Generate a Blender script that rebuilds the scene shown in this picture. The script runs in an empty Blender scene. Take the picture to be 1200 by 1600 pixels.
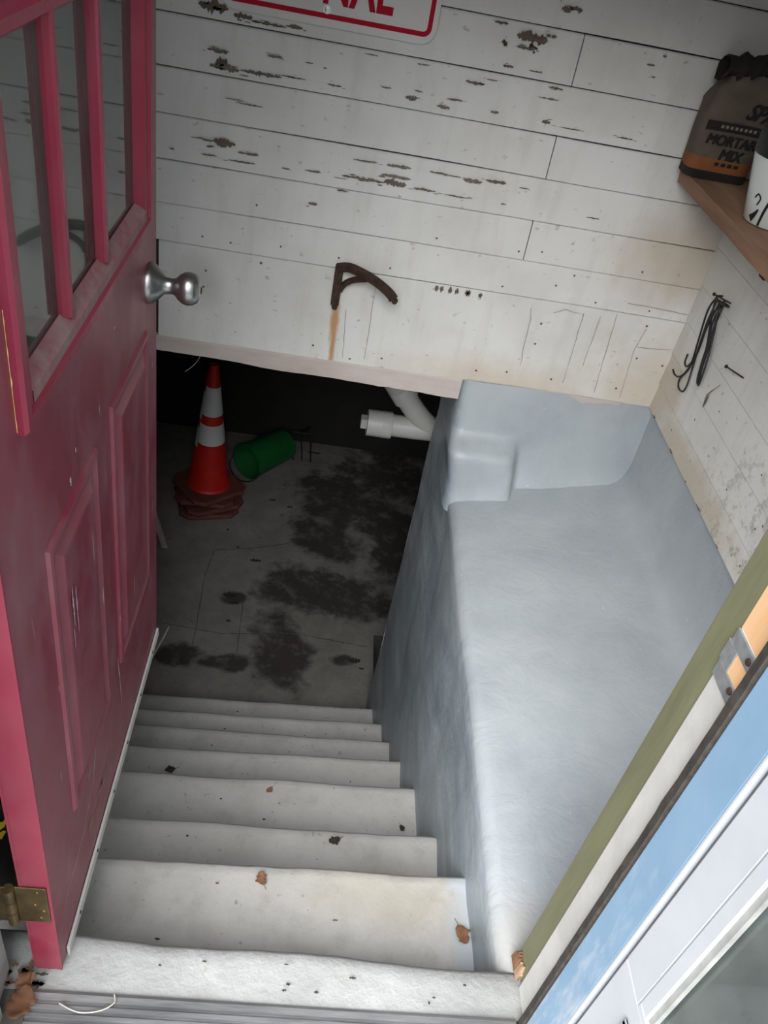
import bpy, bmesh, math, random
from mathutils import Vector, Matrix, noise
random.seed(7)
SC = bpy.context.scene
COL = SC.collection
PI = math.pi

# ------------------------------------------------------------------ camera, sky, exposure
CAM_H = 1.62
cam_data = bpy.data.cameras.new('camera')
cam = bpy.data.objects.new('camera', cam_data)
COL.objects.link(cam)
SC.camera = cam
cam_data.sensor_fit = 'VERTICAL'
cam_data.sensor_height = 32.0
cam_data.lens = 1313.35 / 1600.0 * 32.0
cam_data.clip_start = 0.02
right = Vector((0.98621, -0.00594, 0.16536))
down = Vector((0.12581, -0.62218, -0.77270))
fwd = Vector((0.10748, 0.78285, -0.61285))
M = Matrix((right, -down, -fwd)).transposed().to_4x4()
M.translation = Vector((0, 0, CAM_H))
cam.matrix_world = M

SC.view_settings.view_transform = 'Standard'
SC.view_settings.look = 'None'
SC.view_settings.gamma = 1.0
SC.view_settings.use_curve_mapping = False
SC.view_settings.exposure = 1.45

world = bpy.data.worlds.new('overcast_sky')
SC.world = world
world.use_nodes = True
wn = world.node_tree
wn.nodes.clear()
w_out = wn.nodes.new('ShaderNodeOutputWorld')
w_bg = wn.nodes.new('ShaderNodeBackground')
w_tc = wn.nodes.new('ShaderNodeTexCoord')
w_sep = wn.nodes.new('ShaderNodeSeparateXYZ')
w_rmp = wn.nodes.new('ShaderNodeValToRGB')
w_rmp.color_ramp.elements[0].position = 0.45
w_rmp.color_ramp.elements[0].color = (0.25, 0.25, 0.25, 1)
w_rmp.color_ramp.elements[1].position = 0.62
w_rmp.color_ramp.elements[1].color = (0.92, 0.96, 1.0, 1)
w_map = wn.nodes.new('ShaderNodeMath'); w_map.operation = 'MULTIPLY_ADD'
w_map.inputs[1].default_value = 0.5; w_map.inputs[2].default_value = 0.5
wn.links.new(w_tc.outputs['Generated'], w_sep.inputs[0])
wn.links.new(w_sep.outputs['Z'], w_map.inputs[0])
wn.links.new(w_map.outputs[0], w_rmp.inputs[0])
wn.links.new(w_rmp.outputs[0], w_bg.inputs[0])
w_dir = wn.nodes.new('ShaderNodeMapRange')           # the open side of the yard is the brighter side of the sky
w_dir.inputs[1].default_value = -1; w_dir.inputs[2].default_value = 0.3
w_dir.inputs[3].default_value = 0.8; w_dir.inputs[4].default_value = 0.45
wn.links.new(w_sep.outputs['Y'], w_dir.inputs[0])
wn.links.new(w_dir.outputs[0], w_bg.inputs[1])
wn.links.new(w_bg.outputs[0], w_out.inputs[0])

# the bright part of the overcast sky, high behind the camera's left shoulder: very soft
sun_data = bpy.data.lights.new('soft_daylight', 'SUN')
sun_data.energy = 3.0
sun_data.angle = math.radians(55)
sun_data.color = (1.0, 0.995, 0.99)
sun = bpy.data.objects.new('soft_daylight', sun_data)
COL.objects.link(sun)
sun.location = (-1, -3, 4)
SUN_EL, SUN_AZ = math.radians(43), math.radians(24)
sun.rotation_euler = Vector((math.sin(SUN_AZ) * math.cos(SUN_EL), math.cos(SUN_AZ) * math.cos(SUN_EL), -math.sin(SUN_EL))).to_track_quat('-Z', 'Y').to_euler()

# ------------------------------------------------------------------ materials
def L(h):
    if isinstance(h, str):
        h = [int(h[i:i + 2], 16) / 255 for i in (0, 2, 4)]
        return tuple((c / 12.92 if c <= .04045 else ((c + .055) / 1.055) ** 2.4) for c in h) + (1,)
    return tuple(h) + (1,) if len(h) == 3 else tuple(h)

class NB:
    """small node builder"""
    def __init__(s, name):
        s.m = bpy.data.materials.new(name); s.m.use_nodes = True
        s.t = s.m.node_tree; s.b = s.t.nodes['Principled BSDF']
        s.tc = s.t.nodes.new('ShaderNodeTexCoord').outputs['Object']
    def n(s, k, **kw):
        x = s.t.nodes.new(k)
        for a, v in kw.items(): setattr(x, a, v)
        return x
    def l(s, a, b): s.t.links.new(a, b)
    def mapped(s, scale=(1, 1, 1), loc=(0, 0, 0)):
        m = s.n('ShaderNodeMapping'); m.inputs['Scale'].default_value = scale; m.inputs['Location'].default_value = loc
        s.l(s.tc, m.inputs[0]); return m.outputs[0]
    def noise(s, scale=5, detail=6, rough=.6, stretch=(1, 1, 1), loc=(0, 0, 0), dist=0):
        x = s.n('ShaderNodeTexNoise'); x.inputs['Scale'].default_value = scale; x.inputs['Detail'].default_value = detail
        x.inputs['Roughness'].default_value = rough; x.inputs['Distortion'].default_value = dist
        s.l(s.mapped(stretch, loc), x.inputs['Vector']); return x.outputs['Fac']
    def ramp(s, fac, stops):
        r = s.n('ShaderNodeValToRGB'); e = r.color_ramp.elements
        e[0].position, e[0].color = stops[0][0], L(stops[0][1])
        e[1].position, e[1].color = stops[-1][0], L(stops[-1][1])
        for p, c in stops[1:-1]:
            q = e.new(p); q.color = L(c)
        s.l(fac, r.inputs[0]); return r.outputs[0]
    def rng(s, fac, a, b, c=0., d=1.):
        r = s.n('ShaderNodeMapRange'); r.inputs[1].default_value = a; r.inputs[2].default_value = b
        r.inputs[3].default_value = c; r.inputs[4].default_value = d
        s.l(fac, r.inputs[0]); return r.outputs[0]
    def math(s, op, a, b=None):
        r = s.n('ShaderNodeMath', operation=op)
        for i, v in enumerate((a, b)):
            if v is None: continue
            if isinstance(v, (int, float)): r.inputs[i].default_value = v
            else: s.l(v, r.inputs[i])
        return r.outputs[0]
    def mix(s, fac, a, b, mode='MIX'):
        r = s.n('ShaderNodeMix', data_type='RGBA', blend_type=mode)
        for i, v in ((0, fac), (6, a), (7, b)):
            if isinstance(v, (int, float)): r.inputs[i].default_value = v
            elif isinstance(v, (str, tuple)): r.inputs[i].default_value = L(v)
            else: s.l(v, r.inputs[i])
        return r.outputs[2]
    def blob(s, c, rad, wob=.5, nscale=6, soft=.35):
        """mask of a soft-edged stain round point c with radii rad"""
        sub = s.n('ShaderNodeVectorMath', operation='SUBTRACT'); s.l(s.tc, sub.inputs[0]); sub.inputs[1].default_value = c
        mul = s.n('ShaderNodeVectorMath', operation='MULTIPLY'); s.l(sub.outputs[0], mul.inputs[0])
        mul.inputs[1].default_value = [1 / q for q in rad]
        ln = s.n('ShaderNodeVectorMath', operation='LENGTH'); s.l(mul.outputs[0], ln.inputs[0])
        nz = s.noise(nscale, 5, .65, loc=(c[0], 0, c[2]))
        d = s.math('ADD', ln.outputs['Value'], s.rng(nz, .25, .75, -wob, wob))
        return s.rng(d, 1 + soft / 2, 1 - soft / 2)
    def blobs(s, lst, **k):
        out = None
        for c, r in lst:
            b = s.blob(c, r, **k); out = b if out is None else s.math('MAXIMUM', out, b)
        return out
    def finish(s, col, rough=.6, metal=0., bump=None, bstr=.3, bdist=.01, spec=.5):
        if isinstance(col, (str, tuple)): s.b.inputs['Base Color'].default_value = L(col)
        else: s.l(col, s.b.inputs['Base Color'])
        if isinstance(rough, (int, float)): s.b.inputs['Roughness'].default_value = rough
        else: s.l(rough, s.b.inputs['Roughness'])
        s.b.inputs['Metallic'].default_value = metal
        s.b.inputs['Specular IOR Level'].default_value = spec
        if bump is not None:
            bn = s.n('ShaderNodeBump'); bn.inputs['Strength'].default_value = bstr; bn.inputs['Distance'].default_value = bdist
            s.l(bump, bn.inputs['Height']); s.l(bn.outputs[0], s.b.inputs['Normal'])
        return s.m

def simple(name, c1, c2=None, scale=8, rough=.55, metal=0, bstr=.15, bscale=60, stretch=(1, 1, 1), spec=.5):
    nb = NB(name)
    col = c1 if c2 is None else nb.ramp(nb.noise(scale, 6, .6, stretch), [(.35, c1), (.65, c2)])
    return nb.finish(col, rough, metal, nb.noise(bscale, 4, .6, stretch), bstr, .002, spec)

# white clapboard paint, weathered
def make_white_paint(name, axis):
    nb = NB(name)
    st = (1, 1, 1)
    base = nb.ramp(nb.noise(2.2, 6, .6), [(.3, 'c6c4bf'), (.5, 'd3d2ce'), (.7, 'dad9d6')])
    streak = nb.noise(22, 5, .6, (1, 1, .12))
    base = nb.mix(nb.rng(streak, .5, .75, 0, .25), base, 'a9a59d')
    speck = nb.noise(60, 3, .5, (.6, .6, 1))
    base = nb.mix(nb.rng(speck, .66, .74, 0, .6), base, '8c877f')
    if axis == 'x':
        warm = nb.blobs([((1.08, 2.3, .42), (.22, .3, .16)), ((1.05, 2.3, .85), (.2, .3, .12)), ((.6, 2.3, .38), (.3, .3, .07))], wob=.5, nscale=7, soft=1.1)
        base = nb.mix(nb.math('MULTIPLY', warm, .42), base, 'b49c74')
        rust = nb.blobs([((.052, 2.3, .50), (.012, .3, .07)), ((.056, 2.3, .43), (.008, .3, .08))], wob=.25, nscale=30, soft=.9)
        base = nb.mix(nb.math('MULTIPLY', rust, .85), base, 'b07a3a')
        dark = nb.blobs([((1.06, 2.3, 1.0), (.16, .3, .2)), ((1.0, 2.3, 1.45), (.5, .3, .2)), ((-.35, 2.3, .57), (.05, .3, .06))], wob=.5, nscale=6, soft=1.5)  # top-right shade painted into the board colour, plus two smaller darker patches
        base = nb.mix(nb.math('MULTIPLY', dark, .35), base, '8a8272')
    else:
        warm = nb.blobs([((1.08, 2.27, .47), (.3, .12, .14)), ((1.08, 1.9, .40), (.3, .4, .05))], wob=.5, nscale=8, soft=1.)
        base = nb.mix(nb.math('MULTIPLY', warm, .5), base, 'a8926c')
        mold = nb.noise(28, 6, .7)
        mm = nb.math('MULTIPLY', nb.rng(mold, .52, .62), nb.blobs([((1.08, 1.5, .45), (.3, .3, .2))], wob=.5, soft=1.))
        base = nb.mix(nb.math('MULTIPLY', mm, .45), base, '6a6862')
    return nb.finish(base, .6, 0, nb.noise(90, 5, .65, (.5, .5, 1)), .25, .003)
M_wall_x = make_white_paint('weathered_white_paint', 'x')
M_wall_y = make_white_paint('weathered_white_paint_side', 'y')
M_bare = simple('bare_grey_wood', '5d554c', '7a7065', 40, .9, bstr=.5, bscale=120, stretch=(.2, 1, 1))
M_bare_brown = simple('bare_brown_wood', '584b40', '6f6153', 40, .9, bstr=.5, bscale=120, stretch=(.2, 1, 1))
M_crack = simple('dark_crack', '2a2622', '3c3731', 40, .95)
M_nailspot = simple('rust_speck', '5a4636', '6e5a48', 40, .9)
M_soft = simple('fine_paint_crack', '8d877e', '9f9990', 40, .9)
M_pink = simple('faded_pinkish_paint', 'b5a8a1', 'c4bab4', 14, .65, bstr=.35, bscale=50, stretch=(.3, 1, 1))

# red door paint with dust
def make_red(name='crimson_door_paint', k=1.):
    nb = NB(name)
    base = nb.ramp(nb.noise(6, 5, .6), [(.3, '781d36'), (.7, '842039')])
    dust = nb.noise(9, 8, .68, (1, 1, .55))
    base = nb.mix(nb.rng(dust, .40, .72, .08 * k, .62 * k), base, '86686d')
    sc = nb.noise(34, 4, .6, (1.2, 1.2, .16), dist=.6)
    base = nb.mix(nb.rng(sc, .69, .76, 0, .5 * k), base, 'cdb6b6')
    low = nb.blobs([((-.29, .95, .05), (.3, .55, .32))], wob=.4, nscale=7, soft=1.6)
    base = nb.mix(nb.math('MULTIPLY', low, nb.rng(nb.noise(14, 6, .7), .4, .75, 0, .55)), base, '8a5a58')
    return nb.finish(base, nb.rng(dust, .4, .7, .36, .6), 0, nb.noise(120, 3, .5), .06, .002)
M_red = make_red()
M_redclean = make_red('clean_crimson_paint', .25)
def make_red_dusty():
    nb = NB('dusty_crimson_paint')
    base = nb.mix(nb.rng(nb.noise(16, 7, .7), .3, .6, .1, .85), '7a2038', '8c7876')
    return nb.finish(base, .65, 0, nb.noise(120, 3, .5), .06, .002)
M_red_dusty = make_red_dusty()
M_scuff = simple('pale_scuff', 'b09aa0', 'cfc0c2', 60, .8)
M_primer = simple('yellowed_primer_edge', 'c9a85e', 'dbc48c', 40, .7)
M_dirt = simple('brown_dirt_clump', '54402f', '7a624a', 80, .95)
M_web = simple('dusty_cobweb_clump', '8f7a66', 'ad9a84', 80, .95)

# painted concrete, grey-blue
def make_grey_paint():
    nb = NB('grey_painted_concrete')
    base = nb.ramp(nb.noise(3.5, 7, .62), [(.3, '969ca1'), (.5, 'a2a8ac'), (.72, 'acb1b4')])
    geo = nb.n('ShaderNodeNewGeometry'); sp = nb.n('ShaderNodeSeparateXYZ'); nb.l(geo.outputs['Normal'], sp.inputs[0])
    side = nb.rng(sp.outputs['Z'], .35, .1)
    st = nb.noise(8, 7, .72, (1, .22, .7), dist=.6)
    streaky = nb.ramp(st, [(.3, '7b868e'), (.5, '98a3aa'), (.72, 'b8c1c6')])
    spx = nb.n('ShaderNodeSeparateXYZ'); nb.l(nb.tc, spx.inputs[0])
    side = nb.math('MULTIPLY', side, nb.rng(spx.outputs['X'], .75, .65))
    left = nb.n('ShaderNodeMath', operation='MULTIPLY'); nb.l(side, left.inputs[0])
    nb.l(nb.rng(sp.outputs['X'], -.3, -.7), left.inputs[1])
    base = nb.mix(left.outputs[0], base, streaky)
    chips = nb.noise(70, 4, .6)
    base = nb.mix(nb.rng(chips, .70, .75, 0, .6), base, 'd3d7d9')
    near = nb.blobs([((.62, .72, .0), (.3, .12, .06))], wob=.5, nscale=14, soft=1.)
    base = nb.mix(nb.math('MULTIPLY', near, .8), base, 'a9a8a4')
    b1 = nb.noise(9, 7, .62, dist=.6); b2 = nb.noise(55, 4, .5)
    h = nb.math('ADD', b1, nb.math('MULTIPLY', b2, .16))
    return nb.finish(base, .42, 0, h, .35, .014, .5)
M_grey = make_grey_paint()

def make_concrete(name, a, b, c, stains=(), dark='55524c', bstr=.35, rough=.85, extra=None):
    nb = NB(name)
    base = nb.ramp(nb.noise(5, 8, .65), [(.3, a), (.5, b), (.7, c)])
    mot = nb.noise(17, 7, .7, loc=(2, 5, 1))
    base = nb.mix(nb.rng(mot, .52, .74, 0, .3), base, dark)
    sp = nb.noise(45, 4, .55)
    base = nb.mix(nb.rng(sp, .66, .72, 0, .6), base, dark)
    if stains:
        m = nb.blobs(stains, wob=.75, nscale=4.5, soft=.5)
        br = nb.rng(nb.noise(11, 6, .7, loc=(3, 1, 0)),   .33, .5, .55, 1)
        base = nb.mix(nb.math('MULTIPLY', nb.math('MULTIPLY', m, br), .88), base, extra or '2c2620')
    if name.startswith('worn'):
        paint = nb.blobs([((.50, .87, -.2), (.045, .14, .03))], wob=.45, nscale=18, soft=.4)
        base = nb.mix(nb.math('MULTIPLY', paint, .8), base, 'b3bbc2')
        yel = nb.blobs([((.33, .93, -.2), (.16, .06, .03)), ((.28, .72, 0), (.07, .03, .02))], wob=.6, nscale=9, soft=1.)
        base = nb.mix(nb.math('MULTIPLY', yel, .35), base, 'a09478')
    h = nb.math('ADD', nb.noise(12, 8, .7), nb.math('MULTIPLY', nb.noise(80, 4, .6), .3))
    return nb.finish(base, rough, 0, h, bstr, .008)
M_step = make_concrete('worn_step_concrete', 'adaba6', 'bcbab6', 'c6c4c0', dark='7d7a74')
M_sill = make_concrete('whitewashed_concrete', '8e8f8e', '9c9d9c', 'a8a9a8', dark='8f8d88', bstr=.6)
FZ = -1.81
M_floor = make_concrete('damp_basement_concrete', '6f6c67', '7d7a74', '8a8680', [
    ((.30, 4.45, FZ), (.30, .30, .5)), ((.24, 4.05, FZ), (.20, .22, .5)), ((.68, 4.75, FZ), (.34, .30, .5)), ((.66, 4.1, FZ), (.22, .42, .5)),
    ((.16, 3.58, FZ), (.26, .20, .5)), ((.42, 3.52, FZ), (.20, .16, .5)), ((.03, 3.08, FZ), (.16, .24, .5)), ((.75, 5.2, FZ), (.3, .3, .5)),
    ((-.5, 2.98, FZ), (.13, .07, .5)), ((-.28, 2.95, FZ), (.14, .05, .5)), ((.36, 3.05, FZ), (.06, .04, .5)), ((-.27, 3.42, FZ), (.06, .05, .5))], dark='3c3935')
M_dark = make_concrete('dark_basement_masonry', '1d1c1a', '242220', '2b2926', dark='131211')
M_found = make_concrete('bare_foundation_concrete', '45433f', '514f4a', '5d5a55', dark='2c2a28')

M_alum = simple('scuffed_aluminium', '7c7d7f', 'aeafb0', 30, .42, .7, bstr=.25, bscale=90, stretch=(.12, 1, 1))
M_steel = simple('satin_nickel', '9b9d9c', 'a9abaa', 20, .3, .95, bstr=.03)
M_brass = simple('tarnished_brass', '574a31', '746340', 30, .45, .85, bstr=.2)
M_rustm = simple('rusty_iron', '33261f', '4d382c', 60, .85, .3, bstr=.5, bscale=150)
M_pvc = simple('pale_grey_pvc', 'b3b3ae', 'bdbdb8', 10, .4, bstr=.05)
M_olive = simple('olive_painted_wood', '6c6c54', '78785c', 25, .6, bstr=.35, bscale=60, stretch=(1, 1, .2))
M_jamb = simple('worn_whitish_jamb_paint', 'bdbcb8', 'c9c8c4', 14, .6, bstr=.3, bscale=50)
M_rawwood = simple('raw_orange_wood', 'd9a877', 'e4bb90', 14, .7, bstr=.3, bscale=60, stretch=(1, 1, .15))
M_strike = simple('galvanised_strike_plate', '85898c', '9a9d9e', 60, .5, .35)
M_seal = simple('black_weather_seal', '34302c', '4b4540', 50, .85)
def make_blue():
    nb = NB('light_blue_paint')
    base = nb.ramp(nb.noise(7, 5, .6), [(.3, '7d9db9'), (.7, '8aa9c3')])
    sm = nb.math('MULTIPLY', nb.blobs([((.52, .58, .42), (.2, .05, .14)), ((.52, .56, .2), (.2, .05, .16))], wob=.6, nscale=14, soft=1.), nb.rng(nb.noise(26, 5, .6, (1, 1, .3)), .45, .65, 0, .8))
    base = nb.mix(sm, base, 'c5cbd2')
    return nb.finish(base, .55, 0, nb.noise(90, 4, .6), .1, .002)
M_blue = make_blue()
M_vinyl = simple('white_enamel', 'bfc3c9', 'c6cad0', 8, .35, bstr=.02)
M_shadowgap = simple('grey_gap_shade', '56565a', '66666a', 20, .8)  # shade tone for the gap beside the storm door rail
M_gasket = simple('grey_gasket', '8f918f', 'a9aaa6', 20, .6)
M_shelf = simple('weathered_reddish_board', '7a5844', '9c7a60', 14, .8, bstr=.5, bscale=60, stretch=(1, .12, 1))
M_black = simple('black_rubber', '0f0f0f', '191919', 20, .5)
M_blackplastic = simple('black_plastic', '151515', '1f1f1f', 20, .45)
M_conered = simple('red_orange_cone_rubber', 'c01c10', 'cc2416', 12, .5, bstr=.04)
M_conebase = simple('grimy_cone_base', '54302b', '6a3a33', 20, .7, bstr=.2)
def make_refl():
    nb = NB('crinkled_reflective_sleeve')
    return nb.finish('e6e8e6', .35, .0, nb.noise(26, 4, .6, (.6, .6, 3), dist=.8), .6, .006)
M_refl = make_refl()
M_green = simple('green_plastic', '125a28', '176630', 8, .5, bstr=.1)
M_splint = simple('bare_splintered_wood', 'a08468', 'b89c7e', 60, .85, bstr=.4, stretch=(1, 1, .1))
M_leaf = simple('dry_brown_leaf', '6a4a34', '8b6446', 60, .85, bstr=.4)
M_leaf_orange = simple('dry_orange_leaf', '553626', '6d4831', 40, .85, bstr=.5)
M_leaf_dark = simple('dark_dry_leaf', '2d2622', '45392f', 60, .9)
M_stick = simple('pale_stick', 'a7a296', 'bdb8ac', 40, .8)
M_lath = simple('grey_white_lath', '8f8d88', 'a5a39e', 20, .8)
M_sign = simple('white_sign_face', 'cfcdca', 'd9d7d4', 9, .7, bstr=.04, spec=.2)
M_signred = simple('red_sign_print', 'a81429', 'b0182d', 12, .75, bstr=.02, spec=.15)
M_paper = simple('tan_sack_paper', '4f453b', '5f5449', 14, .85, bstr=.4, bscale=40)
M_paper_or = simple('orange_sack_print', '74441f', '82522b', 14, .85, bstr=.3, bscale=40)
M_paper_dk = simple('dark_sack_print', '151211', '241f1d', 14, .95, bstr=.3, bscale=40)
M_ink = simple('black_print', '0b0a0a', '141313', 14, .8)
M_bandink = simple('greyish_band_print', '6c675f', '7c766e', 30, .8)
M_ceramic = simple('white_glazed_tin', 'c9cfcb', 'd5dbd7', 6, .3, bstr=.02)
M_pinkcap = simple('pale_pink_plastic', 'c99a94', 'd3aaa4', 8, .5)
M_yellow = simple('yellow_plastic', 'c7a521', 'd8b838', 10, .5)
M_gl = NB('dusty_window_glass')
def make_glass(nb, d0=.04, d1=.16):
    g = nb.n('ShaderNodeBsdfGlossy'); g.inputs['Roughness'].default_value = .03
    tr = nb.n('ShaderNodeBsdfTransparent'); tr.inputs[0].default_value = (.78, .84, .82, 1)
    df = nb.n('ShaderNodeBsdfDiffuse'); df.inputs[0].default_value = L('b9c0bd')
    fr = nb.n('ShaderNodeFresnel'); fr.inputs[0].default_value = 1.5
    m1 = nb.n('ShaderNodeMixShader'); nb.l(fr.outputs[0], m1.inputs[0]); nb.l(tr.outputs[0], m1.inputs[1]); nb.l(g.outputs[0], m1.inputs[2])
    m2 = nb.n('ShaderNodeMixShader'); nb.l(nb.rng(nb.noise(5, 6, .6), .35, .75, d0, d1), m2.inputs[0]); nb.l(m1.outputs[0], m2.inputs[1]); nb.l(df.outputs[0], m2.inputs[2])
    nb.l(m2.outputs[0], nb.t.nodes['Material Output'].inputs[0])
    return nb.m
M_glass = make_glass(M_gl)
M_glass_storm = make_glass(NB('storm_glass_reflection_haze'), .12, .26)  # extra diffuse haze stands in for the pane's grey reflections
M_ground = simple('grey_paving', '8d8c88', 'a09e99', 5, .85, bstr=.2)
M_ceil = simple('dull_roof_boards', '6e6a60', '7a766c', 5, .85, bstr=.2)

# ------------------------------------------------------------------ mesh helpers
def obj(name, bm, mats, parent=None, smooth=False, bevel=0, seg=2, angle=40):
    bmesh.ops.recalc_face_normals(bm, faces=bm.faces)
    me = bpy.data.meshes.new(name); bm.to_mesh(me); bm.free()
    for m in (mats if isinstance(mats, (list, tuple)) else [mats]): me.materials.append(m)
    o = bpy.data.objects.new(name, me); COL.objects.link(o)
    if smooth:
        for p in me.polygons: p.use_smooth = True
        try: me.set_sharp_from_angle(angle=math.radians(angle))
        except Exception: pass
    if bevel:
        md = o.modifiers.new('bevel', 'BEVEL'); md.width = bevel; md.segments = seg; md.limit_method = 'ANGLE'; md.angle_limit = math.radians(35)
    if parent:
        o.parent = parent
        o.matrix_parent_inverse = Matrix.Translation(-Vector(parent.location))
    return o
def root(name, loc=(0, 0, 0)):
    o = bpy.data.objects.new(name, None); o.empty_display_size = .05; COL.objects.link(o); o.location = loc; return o
def tag(o, label, cat, group=None, kind=None):
    o['label'] = label; o['category'] = cat
    if group: o['group'] = group
    if kind: o['kind'] = kind
    return o
def struct(o, label=None, cat=None):
    o['kind'] = 'structure'
    if label: o['label'] = label; o['category'] = cat
    return o
def box(bm, x0, x1, y0, y1, z0, z1, mi=0):
    v = [bm.verts.new(p) for p in ((x0, y0, z0), (x1, y0, z0), (x1, y1, z0), (x0, y1, z0), (x0, y0, z1), (x1, y0, z1), (x1, y1, z1), (x0, y1, z1))]
    for q in ((0, 3, 2, 1), (4, 5, 6, 7), (0, 1, 5, 4), (1, 2, 6, 5), (2, 3, 7, 6), (3, 0, 4, 7)):
        f = bm.faces.new([v[i] for i in q]); f.material_index = mi
    return v
def grid(bm, fn, us, vs, mi=0):
    rows = [[bm.verts.new(fn(u, v)) for v in vs] for u in us]
    for i in range(len(us) - 1):
        for j in range(len(vs) - 1):
            f = bm.faces.new((rows[i][j], rows[i + 1][j], rows[i + 1][j + 1], rows[i][j + 1])); f.material_index = mi
    return rows
def lin(a, b, n): return [a + (b - a) * i / (n - 1) for i in range(n)]
def frames(pts):
    out = []
    for i, p in enumerate(pts):
        t = (pts[min(i + 1, len(pts) - 1)] - pts[max(i - 1, 0)]).normalized()
        if out:
            n = out[-1][1] - t * out[-1][1].dot(t)
            n = n.normalized() if n.length > 1e-6 else t.orthogonal().normalized()
        else: n = t.orthogonal().normalized()
        out.append((t, n, t.cross(n)))
    return out
def tube(bm, pts, r, seg=10, mi=0, caps=True):
    pts = [Vector(p) for p in pts]; fr = frames(pts); rings = []
    for i, p in enumerate(pts):
        rr = r[i] if isinstance(r, (list, tuple)) else r
        rings.append([bm.verts.new(p + (fr[i][1] * math.cos(2 * PI * k / seg) + fr[i][2] * math.sin(2 * PI * k / seg)) * rr) for k in range(seg)])
    for a, b in zip(rings, rings[1:]):
        for k in range(seg):
            f = bm.faces.new((a[k], a[(k + 1) % seg], b[(k + 1) % seg], b[k])); f.material_index = mi
    if caps:
        for q in (rings[0], rings[-1]):
            f = bm.faces.new(q); f.material_index = mi
def lathe(bm, prof, origin, axis=(0, 0, 1), seg=32, mi=0):
    ax = Vector(axis).normalized(); n = ax.orthogonal().normalized(); b = ax.cross(n); o = Vector(origin); rings = []
    for r, h in prof:
        if r < 1e-5: rings.append([bm.verts.new(o + ax * h)])
        else: rings.append([bm.verts.new(o + ax * h + (n * math.cos(2 * PI * k / seg) + b * math.sin(2 * PI * k / seg)) * r) for k in range(seg)])
    for a, c in zip(rings, rings[1:]):
        for k in range(seg):
            k2 = (k + 1) % seg
            if len(a) == 1 and len(c) == 1: continue
            if len(a) == 1: vs = (a[0], c[k], c[k2])
            elif len(c) == 1: vs = (a[k], a[k2], c[0])
            else: vs = (a[k], a[k2], c[k2], c[k])
            f = bm.faces.new(vs); f.material_index = mi
def curve_pts(ctrl, n=8):
    c = [Vector(p) for p in ctrl]; out = []
    for i in range(len(c) - 1):
        p0, p1, p2, p3 = c[max(i - 1, 0)], c[i], c[i + 1], c[min(i + 2, len(c) - 1)]
        for k in range(n):
            t = k / n
            out.append(.5 * ((2 * p1) + (p2 - p0) * t + (2 * p0 - 5 * p1 + 4 * p2 - p3) * t * t + (3 * p1 - p0 - 3 * p2 + p3) * t ** 3))
    return out + [c[-1]]
def flake(bm, mapf, cx, cy, w, h, mi, rnd=random, th=.0006):
    """irregular thin patch lying on a surface: mapf(u, v, height) -> world"""
    n = max(10, min(26, int(w / .004)))
    top, bot = [], []
    for i in range(n + 1):
        t = i / n; env = (math.sin(PI * t) ** .5)
        top.append((cx - w / 2 + w * t, cy + h / 2 * env * rnd.uniform(.25, 1.15)))
        bot.append((cx - w / 2 + w * t, cy - h / 2 * env * rnd.uniform(.25, 1.15)))
    bot[0] = top[0]; bot[-1] = top[-1]
    poly = top + bot[::-1][1:-1]
    vs = [bm.verts.new(mapf(u, v, th)) for u, v in poly]
    try:
        f = bm.faces.new(vs); f.material_index = mi
    except ValueError: pass
def ribbon(bm, mapf, pts, w, mi, th=.0006):
    """thin crack following pts on a surface"""
    P = []
    for (a, b), (c, d) in zip(pts, pts[1:]):
        k = max(2, int(math.hypot(c - a, d - b) / .02))
        P += [(a + (c - a) * i / k, b + (d - b) * i / k) for i in range(k)]
    P.append(pts[-1])
    P = [(u + random.uniform(-.0015, .0015), v + random.uniform(-.0015, .0015)) for u, v in P]
    rows = []
    for i, (u, v) in enumerate(P):
        a, b = P[max(i - 1, 0)], P[min(i + 1, len(P) - 1)]
        dx, dy = b[0] - a[0], b[1] - a[1]; l = math.hypot(dx, dy) or 1
        ww = w * random.uniform(.35, 1.1) / 2
        rows.append((bm.verts.new(mapf(u - dy / l * ww, v + dx / l * ww, th)), bm.verts.new(mapf(u + dy / l * ww, v - dx / l * ww, th))))
    for (a, b), (c, d) in zip(rows, rows[1:]):
        f = bm.faces.new((a, b, d, c)); f.material_index = mi
def dot(bm, mapf, u, v, r, mi, th=.0008):
    vs = [bm.verts.new(mapf(u + r * math.cos(k * PI / 5) * random.uniform(.8, 1.2), v + r * math.sin(k * PI / 5) * random.uniform(.8, 1.2), th)) for k in range(10)]
    f = bm.faces.new(vs); f.material_index = mi
def text_bm(body, size, bold=0., extrude=.0006, align='CENTER', shear=0, spacing=1.):
    cu = bpy.data.curves.new('lettering', 'FONT'); cu.body = body; cu.size = size; cu.offset = bold; cu.extrude = extrude
    cu.align_x = align; cu.shear = shear; cu.space_character = spacing
    t = bpy.data.objects.new('lettering', cu); COL.objects.link(t)
    dg = bpy.context.evaluated_depsgraph_get()
    me = bpy.data.meshes.new_from_object(t.evaluated_get(dg))
    bm = bmesh.new(); bm.from_mesh(me)
    bpy.data.objects.remove(t); bpy.data.curves.remove(cu); bpy.data.meshes.remove(me)
    return bm
def place(bm, mat):
    bmesh.ops.transform(bm, matrix=mat, verts=bm.verts)
def n3(x, y, z, s=1., seed=0.): return noise.noise(Vector((x * s + seed, y * s + seed * 1.7, z * s - seed)))

# ------------------------------------------------------------------ structure
YW = 2.31          # face of the boards over the stair opening
XR = 1.086         # face of the boards on the right
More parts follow.
